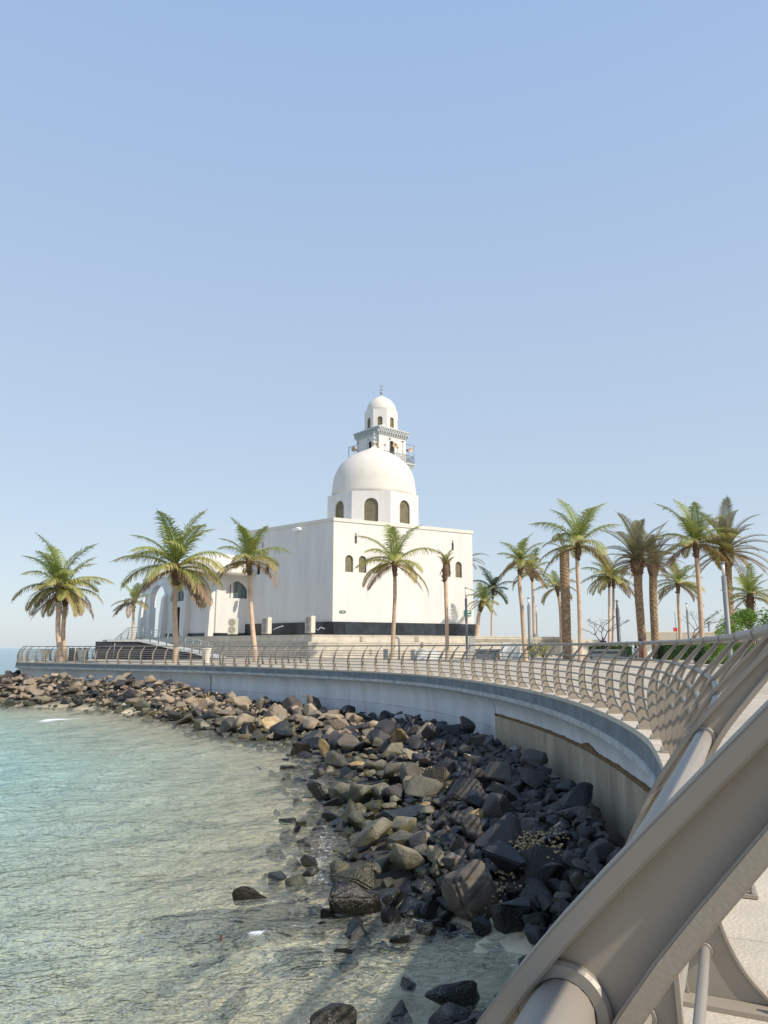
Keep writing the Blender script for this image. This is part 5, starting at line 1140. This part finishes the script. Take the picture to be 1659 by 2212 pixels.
palm('low bright bushy palm behind the green shrub at the right edge', (1622, 1400), [(1622, 1340)], (1620, 1282), 58, 52, seed=101, nf=26, r0=.16, r1=.15, dryn=2, yel=2, spread=(-18, 82))
palm('palm whose dry frond tips show beside the right wall of the mosque', (1014, 1370), [(1012, 1290)], (1011, 1207), 40, 106, 'date', seed=103, nf=12, bz=ZB, r0=.2, r1=.2, dryn=6, spread=(-18, 30))
# ------------------------------------------------------------------ lamp posts
def lamp_post(px_t, py_t, px_b, Y, r, label, headpx=0, dark=False, bz=None, group='lamp posts on the promenade'):
    bz = LIPZ if bz is None else bz; tp = at(px_t, py_t, Y); t = thing('lamp_post', label, 'lamp post', (tp.x, Y, bz), 0, group); h = tp.z - bz; hh = headpx / 1597 * Y
    mb = MB(); mb.lathe((0, 0, 0), [(r * 1.9, 0), (r * 1.9, .03), (r * 1.05, .035), (r * 1.0, .06), (r, h - hh)], 20); mb.build('pole', m_pole_d if dark else m_pole, t)
    if hh:
        mb = MB(); mb.lathe((0, 0, h - hh), [(r * .62, 0), (r * .62, hh - .08)], 16); mb.build('light_tube', m_lampglass if not dark else m_pole, t)
    mb = MB(); mb.lathe((0, 0, h - .09), [(r * .62, 0), (r * .95, .01), (r * .95, .08), (r * .6, .1)], 16); mb.build('cap', m_pole_d if dark else m_pole, t); return t
lamp_post(1006, 1269, 1006, 66, .11, 'slim grey lamp post with pale top in front of the green mosque sign', 24)
lamp_post(1141.5, 1291, 1143, 80, .17, 'lamp post with thin pale top just right of the windswept palm', 17, bz=-.2)
lamp_post(1158, 1309, 1158, 100, .10, 'thinnest lamp post with pale top beside the slim drooping palm', 16, bz=.4)
lamp_post(1332.5, 1297, 1334, 85, .20, 'dark square-topped lamp post right of the twin palms', 17, dark=True, bz=-.8)
lamp_post(1483, 1303, 1483, 95, .14, 'lamp post with short top among the branches of the bare tree', 16, bz=-.8)
lamp_post(1530, 1334, 1530, 120, .14, 'farthest short lamp post above the low far wall', 10, bz=-.8)
lamp_post(1561, 1214, 1566, 38, .125, 'thick near lamp post standing left of the green shrub', 31)
# ------------------------------------------------------------------ shrubs and hedges
m_hedge = leaf_mat('hedge_leaf', (.035, .10, .02), (.10, .22, .03), (.2, .25, .05))
m_shrub = leaf_mat('shrub_leaf', (.08, .17, .02), (.22, .34, .04), (.35, .38, .08))
m_shrub2 = leaf_mat('border_plant_leaf', (.16, .22, .04), (.38, .36, .07), (.45, .35, .1))
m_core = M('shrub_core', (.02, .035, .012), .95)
m_bark = M('bare_bark', (.17, .14, .115), .9, var=.3, scale=8)
def leaves(mb, r, c, n, size, shape):
    for _ in range(n):
        p_ = shape(r); nrm = Vector((r.gauss(0, 1), r.gauss(0, 1), r.gauss(.3, 1))).normalized(); a = nrm.cross(Vector((0, 0, 1))); a = a.normalized() if a.length > .1 else Vector((1, 0, 0)); b_ = nrm.cross(a); s = size * r.uniform(.6, 1.3); p_ = Vector(p_)
        mb.add([p_ - a * s, p_ - b_ * s * .5, p_ + a * s, p_ + b_ * s * .5], [(0, 1, 2, 3)])
def hedge(px0, px1, py0, Y, dep, label, mat=m_hedge, n=2600, cat='hedge', size=.05):
    a_ = at(px0, py0, Y); b_ = at(px1, py0, Y); w = b_.x - a_.x; h = a_.z - LIPZ; t = thing('hedge', label, cat, ((a_.x + b_.x) / 2, Y + dep / 2, LIPZ)); r = random.Random(int(px0)); mb = MB()
    def shp(r):
        x = r.uniform(-w / 2, w / 2); y = r.uniform(-dep / 2, dep / 2); bmp = .06 * math.sin(x * 7 + y * 3) + .05 * math.sin(x * 17)
        q = r.random()
        if q < .45: return (x, -dep / 2 + r.uniform(-.06, .08), r.uniform(.02, h) )
        if q < .8: return (x, y, h + bmp + r.uniform(-.12, .05))
        return (r.choice((-1, 1)) * w / 2 + r.uniform(-.05, .05), y, r.uniform(0, h))
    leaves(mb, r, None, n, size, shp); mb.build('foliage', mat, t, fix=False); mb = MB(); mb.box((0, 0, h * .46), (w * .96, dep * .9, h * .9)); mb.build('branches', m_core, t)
hedge(1436, 1509, 1390.5, 66, 2.0, 'clipped dark green hedge block behind the railing by the date palms', n=3600)
hedge(1311, 1366, 1393.5, 74, 1.6, 'low clipped hedge behind the slate bench and the person in black')
hedge(1524, 1640, 1392, 50, 2.2, 'dark hedge under the big shrub at the right edge', n=3600)
hedge(1278, 1300, 1395, 75, 1.2, 'short low hedge left of the person in black', n=1200)
for i, (px, py, w_, Y) in enumerate(((1148, 1389, 1.0, 70), (1172, 1391, 1.1, 71))):
    b = at(px, py, Y); h = b.z - LIPZ; t = thing('shrub', ['yellow green border plant right of the windswept palm', 'second yellow green border plant, nearer the thick brown trunk'][i], 'shrub', (b.x, Y, LIPZ)); mb = MB(); leaves(mb, random.Random(i), None, 500, .09, lambda r: ((r.gauss(0, .42) * w_), r.gauss(0, .4), h * r.uniform(.1, 1) ** .8)); mb.build('foliage', m_shrub2, t, fix=False); mb = MB()
    for k in range(7): a = k * .9; mb.tube([(0, 0, 0), (.2 * math.cos(a), .2 * math.sin(a), h * .4), (.4 * math.cos(a), .4 * math.sin(a), h * .8)], .02, 4)
    mb.build('stem', m_bark, t)
# big bright shrub at the right edge
c = at(1650, 1345, 44); t = thing('shrub', 'big bright green shrub rising behind the railing at the right edge', 'shrub', (c.x, 44, LIPZ)); mb = MB(); rb = random.Random(5); top = at(1640, 1312, 44).z - LIPZ; lobes = []
for k in range(46):
    x = rb.uniform(-3.3, 4.0); lim = .45 + .55 * min(1, max(0, (x + 3.6) / 3.2)); z = rb.uniform(.4, top * lim); lobes.append((x, rb.uniform(-.9, .9), z, rb.uniform(.35, .6)))
def lob(r):
    x, y, z, R_ = r.choice(lobes); v = Vector((r.gauss(0, 1), r.gauss(0, 1), r.gauss(0, 1))).normalized() * R_ * r.uniform(.6, 1.1); return (x + v.x, y + v.y, max(.05, z + v.z))
leaves(mb, rb, None, 15000, .065, lob); mb.build('foliage', m_shrub, t, fix=False); mb = MB()
for x, y, z, R_ in lobes[::2]: mb.tube([(x * .3, 0, 0), (x * .7, y * .5, z * .6), (x, y, z)], [.05, .035, .015], 5)
mb.build('branch', m_bark, t)
def bare_tree(px0, px1, py_top, px_b, Y, seed, label):
    b = at(px_b, 1400, Y); b.z = LIPZ; t = thing('bare_tree', label, 'tree', b); r = random.Random(seed); mb = MB(); tips = []; w = (px1 - px0) / 1597 * Y / 2; h = at(px_b, py_top, Y).z - LIPZ
    cxo = ((px0 + px1) / 2 - px_b) / 1597 * Y
    def grow(p_, d, ln, rr_, lv):
        m = p_ + d * ln * .5 + Vector((r.uniform(-.1, .1), r.uniform(-.1, .1), 0)) * ln; e = p_ + (d + Vector((0, 0, .15))).normalized() * ln; mb.tube([p_, m, e], [rr_, rr_ * .85, rr_ * .65], 5)
        if lv == 0: tips.append(e); return
        for k in range(2 if lv < 3 else 3):
            a = r.uniform(0, 6.28) if lv > 2 else math.atan2(d.y, d.x) + r.uniform(-1.3, 1.3); nd = (d * .7 + Vector((math.cos(a) * 1.0, math.sin(a) * .6, r.uniform(-.1, .4)))).normalized(); grow(e, nd, ln * r.uniform(.62, .85), rr_ * .62, lv - 1)
    grow(Vector((0, 0, 0)), Vector((.05, 0, 1)).normalized(), h * .38, .10, 4); mb.build('branches', m_bark, t)
    mb = MB()
    for e in tips:
        for k in range(r.choice((0, 2, 4))):
            a = r.uniform(0, 6.28); d = Vector((math.cos(a), math.sin(a), r.uniform(.1, .8))).normalized(); s_ = d.cross(Vector((0, 0, 1))).normalized() * .045; mb.add([e, e + d * .12 + s_, e + d * .3, e + d * .12 - s_], [(0, 1, 2, 3)])
    mb.build('foliage', m_hedge, t, fix=False)
bare_tree(1263, 1342, 1330, 1302, 74, 4, 'nearly leafless small tree behind the person in black')
bare_tree(1456, 1536, 1316, 1494, 70, 9, 'nearly leafless small tree between the slim palm and the pale trunk')
# ------------------------------------------------------------------ furniture on the promenade
def bench(px0, px1, py0, Y, label):
    a_ = at(px0, py0, Y); b_ = at(px1, py0, Y); w = b_.x - a_.x; h = a_.z - LIPZ; t = thing('bench', label, 'bench', ((a_.x + b_.x) / 2, Y, LIPZ)); mb = MB(); mb.box((0, 0, h - .1), (w, .75, .2)); o = mb.build('seat', m_bench, t); bv = o.modifiers.new('b', 'BEVEL'); bv.width = .02
    mb = MB(); mb.box((0, .06, (h - .2) / 2), (w * .94, .55, h - .2)); mb.build('base', m_bench, t)
bench(1027, 1080, 1402, 70, 'dark slate bench block on the paving right of the slim lamp post'); bench(1275, 1354, 1402.5, 70, 'long dark slate bench block before the low hedge')
def block(px0, px1, py0, Y, dep, mat, nm, label, cat, top=1.0):
    a_ = at(px0, py0, Y); b_ = at(px1, py0, Y); w = b_.x - a_.x; h = a_.z - LIPZ; t = thing(nm, label, cat, ((a_.x + b_.x) / 2, Y, LIPZ)); mb = MB(); mb.box((0, 0, (h - .08) / 2), (w, dep, h - .08)); o = mb.build('body', mat, t); bv = o.modifiers.new('b', 'BEVEL'); bv.width = .015
    mb = MB(); mb.box((0, 0, h - .04), (w * 1.04, dep * 1.04, .078)); mb.build('lid', mat, t); return t
block(1084, 1121, 1388, 71, .8, m_signw, 'planter_box', 'white box wall beside the windswept palm', 'planter'); block(1395, 1405, 1396, 66, .5, m_signw, 'litter_bin', 'white litter bin between the two date palms', 'bin')
block(828, 838, 1402, 68, .5, m_bench, 'litter_bin', 'dark blue litter bin left of the palm below the big dome', 'bin'); block(887, 896, 1403, 68, .45, M('grey_bin', (.35, .35, .33), .6), 'litter_bin', 'grey litter bin right of the palm below the big dome', 'bin')
block(898, 944, 1402.5, 70, .8, m_signw, 'bench', 'low white bench before the podium', 'bench'); block(1013, 1026, 1375, 79, .6, M('grey_box', (.4, .39, .36), .7), 'utility_box', 'grey utility box on the edge of the podium', 'utility box').location.z = LIPZ
mb = MB(); P = [at(x, y, 69) for x, y in ((862, 1420), (862, 1384), (860.5, 1379), (857, 1377.5), (852, 1377.5))]; c0 = P[0].copy(); c0.z = LIPZ; P[0].z = LIPZ; mb.tube([p_ - c0 for p_ in P], .09, 10); tag(mb.build('handrail', m_steel, loc=c0), 'hooked steel handrail beside the palm below the big dome', 'handrail')
def pot(px, py_t, Y, label):
    tp = at(px, py_t, Y); h = tp.z - LIPZ; t = thing('planter', label, 'planter', (tp.x, Y, LIPZ), 0, 'white ribbed planters along the left railing'); mb = MB(); n = 24; prof = [(.20, 0), (.22, .04)]; k = 7
    for i in range(k): z = .04 + (h - .1) * i / k; r = .22 + .13 * i / k; prof += [(r, z + .01), (r + .012, z + (h - .1) / k * .5), (r + .006, z + (h - .1) / k * .95)]
    prof += [(.37, h - .05), (.37, h), (.32, h), (.31, h - .06)]; mb.lathe((0, 0, 0), prof, n); mb.build('pot', m_pot, t); mb = MB(); mb.lathe((0, 0, h - .09), [(.3, 0), (.3, .02), (.01, .03)], 16); mb.build('soil', m_soil, t)
pot(98, 1403.5, 60, 'white ribbed planter farthest left behind the railing'); pot(178, 1404, 57.5, 'white ribbed planter right of the left palm pair'); pot(446, 1400.5, 52, 'white ribbed planter near the bend of the railing')
# far low wall, red sign
a_ = at(1390, 1364, 108); b_ = at(1640, 1366, 112); mb = MB(); hh = a_.z - LIPZ
mb.prism([(0, 0), (b_.x - a_.x, b_.y - a_.y), (b_.x - a_.x, b_.y - a_.y + .5), (0, .5)], 0, hh - .15); wl_ = thing('low_wall', 'long low beige wall behind the palms on the right', 'wall', (a_.x, a_.y, LIPZ)); mb.build('wall', M('beige_wall', (.36, .33, .27), .9, var=.1), wl_); mb = MB(); mb.prism([(-.1, -.05), (b_.x - a_.x + .1, b_.y - a_.y - .05), (b_.x - a_.x + .1, b_.y - a_.y + .55), (-.1, .55)], hh - .148, hh); mb.build('coping', m_podium, wl_)
t = thing('sign', 'small red sign on a thin post above the low far wall', 'sign', (*at(1463, 1400, 100).xy, LIPZ)); tp = at(1463, 1322, 100); mb = MB(); mb.tube([(0, 0, 0), (0, 0, tp.z - LIPZ)], .04, 6); mb.build('post', m_pole, t); mb = MB(); mb.box((-.1, -.06, at(1463, 1360, 100).z - LIPZ), (.55, .04, .5)); mb.build('board', m_red, t)
# ------------------------------------------------------------------ dark platform with ramp
Yr = 69.0; X_ = lambda px: at(px, 1398, Yr).x; zt = at(260, 1382, Yr).z
rp_ = thing('ramp', 'dark stone platform with a ramp descending right behind the left railing', 'ramp', (X_(234), Yr, LIPZ)); o_ = Vector((X_(234), Yr, LIPZ))
mb = MB(); side = [(X_(234), LIPZ), (X_(470), LIPZ), (X_(462), LIPZ + .12), (X_(300), zt - .18), (X_(234), zt - .18)]; k = len(side)
mb.add([(x, Yr, z) for x, z in side] + [(x, Yr + 4.5, z) for x, z in side], [tuple(range(k)), tuple(range(2 * k - 1, k - 1, -1))] + [(i, (i + 1) % k, k + (i + 1) % k, k + i) for i in range(k)]); bl(mb, 'body', m_stair, rp_, o_)
mb = MB(); side = [(X_(234) - .1, zt - .175), (X_(300), zt - .175), (X_(466), LIPZ + .07), (X_(466), LIPZ + .22), (X_(300), zt + .04), (X_(234) - .1, zt + .04)]; k = len(side)
mb.add([(x, Yr - .12, z) for x, z in side] + [(x, Yr + 4.5, z) for x, z in side], [tuple(range(k)), tuple(range(2 * k - 1, k - 1, -1))] + [(i, (i + 1) % k, k + (i + 1) % k, k + i) for i in range(k)]); bl(mb, 'ramp_slab', m_muq, rp_, o_)
mb = MB(); mb.box((X_(225) , Yr + 1.2, LIPZ + (zt - LIPZ) * .46), (1.6, 2.5, (zt - LIPZ) * .9)); bl(mb, 'landing', m_stair, rp_, o_)
hr = thing('handrail', 'grey handrail with slanting posts around the dark platform and down its ramp', 'handrail', (X_(248), Yr, zt)); ho = Vector((X_(248), Yr, zt))
tops = [(248, 1381.5), (277, 1356.5), (307.5, 1355), (340, 1362), (400, 1376), (463, 1391.5)]; tp = [at(x, y, Yr) for x, y in tops]
gz = lambda x: float(np.interp(x, [X_(234), X_(300), X_(466)], [zt, zt, LIPZ + .2]))
for k in range(5):
    f_ = k / 5; mb = MB(); mb.tube([Vector((p_.x, p_.y, p_.z + (gz(p_.x) + .05 - p_.z) * f_ if i else p_.z - f_ * .9)) - ho for i, p_ in enumerate(tp)], .035 if k == 0 else .018, 6); mb.build('rail', m_hand, hr)
for px in (248, 262, 277, 295, 307.5, 326, 344, 362, 381, 400, 417, 434, 450):
    x = X_(px); zz = float(np.interp(px, [t_[0] for t_ in tops], [p_.z for p_ in tp])); g0 = gz(x) if px > 250 else LIPZ; mb = MB(); mb.tube([Vector((x - .12, Yr, g0)) - ho, Vector((x, Yr, zz)) - ho], .05, 6); mb.build('post', m_hand, hr)
t = thing('kiosk', 'low dark barred enclosure beside the platform behind the left railing', 'enclosure', (X_(218), 64, LIPZ)); mb = MB(); hk = at(218, 1400, 64).z - LIPZ; mb.box((0, 0, hk * .45), (1.3, 1.0, hk * .9)); mb.build('body', m_stair, t)
for i in range(3): mb = MB(); mb.tube([(-.65 + .6 * i, -.55, 0), (-.65 + .6 * i, -.55, hk)], .05, 6); mb.build('bar', m_muq, t)
mb = MB(); mb.box((0, 0, hk - .03), (1.5, 1.1, .08)); mb.build('lid', m_stair, t)
# ------------------------------------------------------------------ people
m_abaya = M('black_cloth', (.012, .010, .016), .8); m_skin = M('skin', (.42, .26, .18), .6); m_scarf = M('maroon_scarf', (.06, .018, .035), .8); m_cloth = M('pale_cloth', (.5, .42, .42), .8); m_cloth2 = M('brown_cloth', (.25, .13, .09), .8)
def person(px, py_t, Y, label, cloth, scarf, sit=False, rz=0):
    tp = at(px, py_t, Y); H = 1.64; base = LIPZ if not sit else LIPZ; sc_f = (tp.z - base) / H if not sit else 1.0
    t = thing('person', label, 'person', (tp.x, Y, base), rz)
    if sit: J_ = {'pel': (0, 0, .55), 'che': (0, -.05, .92), 'nek': (0, -.05, 1.1), 'hed': (0, -.06, 1.25), 'crn': (0, -.05, 1.34), 'kl': (-.14, -.42, .5), 'kr': (.14, -.42, .5), 'fl': (-.14, -.42, .08), 'fr': (.14, -.42, .08), 'sl': (-.19, -.04, 1.02), 'sr': (.19, -.04, 1.02), 'el': (-.26, -.14, .78), 'er': (.26, -.14, .78), 'hl': (-.12, -.34, .66), 'hr': (.12, -.34, .66)}
    else: J_ = {'pel': (0, 0, .88), 'che': (0, 0, 1.2), 'nek': (0, 0, 1.38), 'hed': (0, -.01, 1.5), 'crn': (0, 0, 1.6), 'kl': (-.12, 0, .48), 'kr': (.12, .02, .48), 'fl': (-.13, 0, .04), 'fr': (.13, .04, .04), 'sl': (-.18, 0, 1.32), 'sr': (.18, 0, 1.32), 'el': (-.24, .02, 1.06), 'er': (.24, .02, 1.06), 'hl': (-.2, -.14, .9), 'hr': (.2, -.14, .9)}
    R_ = {'pel': .17, 'che': .15, 'nek': .06, 'hed': .09, 'crn': .075, 'kl': .12, 'kr': .12, 'fl': .13 if not sit else .06, 'fr': .13 if not sit else .06, 'sl': .075, 'sr': .075, 'el': .06, 'er': .06, 'hl': .04, 'hr': .04}
    E = [('pel', 'che'), ('che', 'nek'), ('nek', 'hed'), ('hed', 'crn'), ('pel', 'kl'), ('pel', 'kr'), ('kl', 'fl'), ('kr', 'fr'), ('che', 'sl'), ('che', 'sr'), ('sl', 'el'), ('sr', 'er'), ('el', 'hl'), ('er', 'hr')]
    ks = list(J_); me = bpy.data.meshes.new('body'); s_ = sc_f; me.from_pydata([tuple(c * s_ for c in J_[k]) for k in ks], [(ks.index(a), ks.index(b)) for a, b in E], []); me.materials.append(cloth); o = link('body', me, t)
    sk = o.modifiers.new('skin', 'SKIN'); 
    for i, k in enumerate(ks): v = me.skin_vertices[0].data[i] if me.skin_vertices else None; 
    if not me.skin_vertices: pass
    for i, k in enumerate(ks): me.skin_vertices[0].data[i].radius = (R_[k] * s_, R_[k] * s_ * .85)
    me.skin_vertices[0].data[0].use_root = True; ss = o.modifiers.new('sub', 'SUBSURF'); ss.levels = ss.render_levels = 2
    hx, hy, hz = [c * s_ for c in J_['hed']]
    mb = MB(); mb.lathe((hx, hy + .012, hz - .22 * s_), [(.15, 0), (.125, .08), (.10, .15), (.118, .22), (.115, .28), (.085, .34), (.03, .37)], 14); mb.build('headscarf', scarf, t)
    mb = MB(); mb.lathe((hx, hy - .055, hz - .07), [(.02, -.02), (.055, .0), (.07, .05), (.068, .09), (.045, .13), (.01, .145)], 10); mb.build('face', m_skin, t)
    mb = MB()
    for sx in (-1, 1): mb.box((hx + sx * .025, hy - .122, hz - .005), (.014, .008, .008))
    mb.box((hx, hy - .128, hz - .025), (.012, .016, .03)); mb.box((hx, hy - .122, hz - .05), (.03, .006, .007)); mb.build('features', m_abaya, t); return t
person(1302.6, 1375.5, 72.5, 'person in a black abaya standing behind the long slate bench', m_abaya, m_scarf)
person(1384, 1375, 61.0, 'person in brown with dark headscarf standing before the left date palm', m_cloth2, m_scarf)
person(1372, 1390, 64, 'seated person in black and pale clothes left of the white litter bin', m_cloth, m_abaya, sit=True, rz=rad(25)).location.z = LIPZ
mb_ = thing('bench', 'small slate seat under the seated person by the date palms', 'bench', (at(1372, 1398, 64).x, 64.1, LIPZ)); mb = MB(); mb.box((0, 0, .38), (1.0, .45, .1)); mb.build('seat', m_bench, mb_); mb = MB(); mb.box((0, 0, .165), (.8, .35, .33)); mb.build('base', m_bench, mb_)
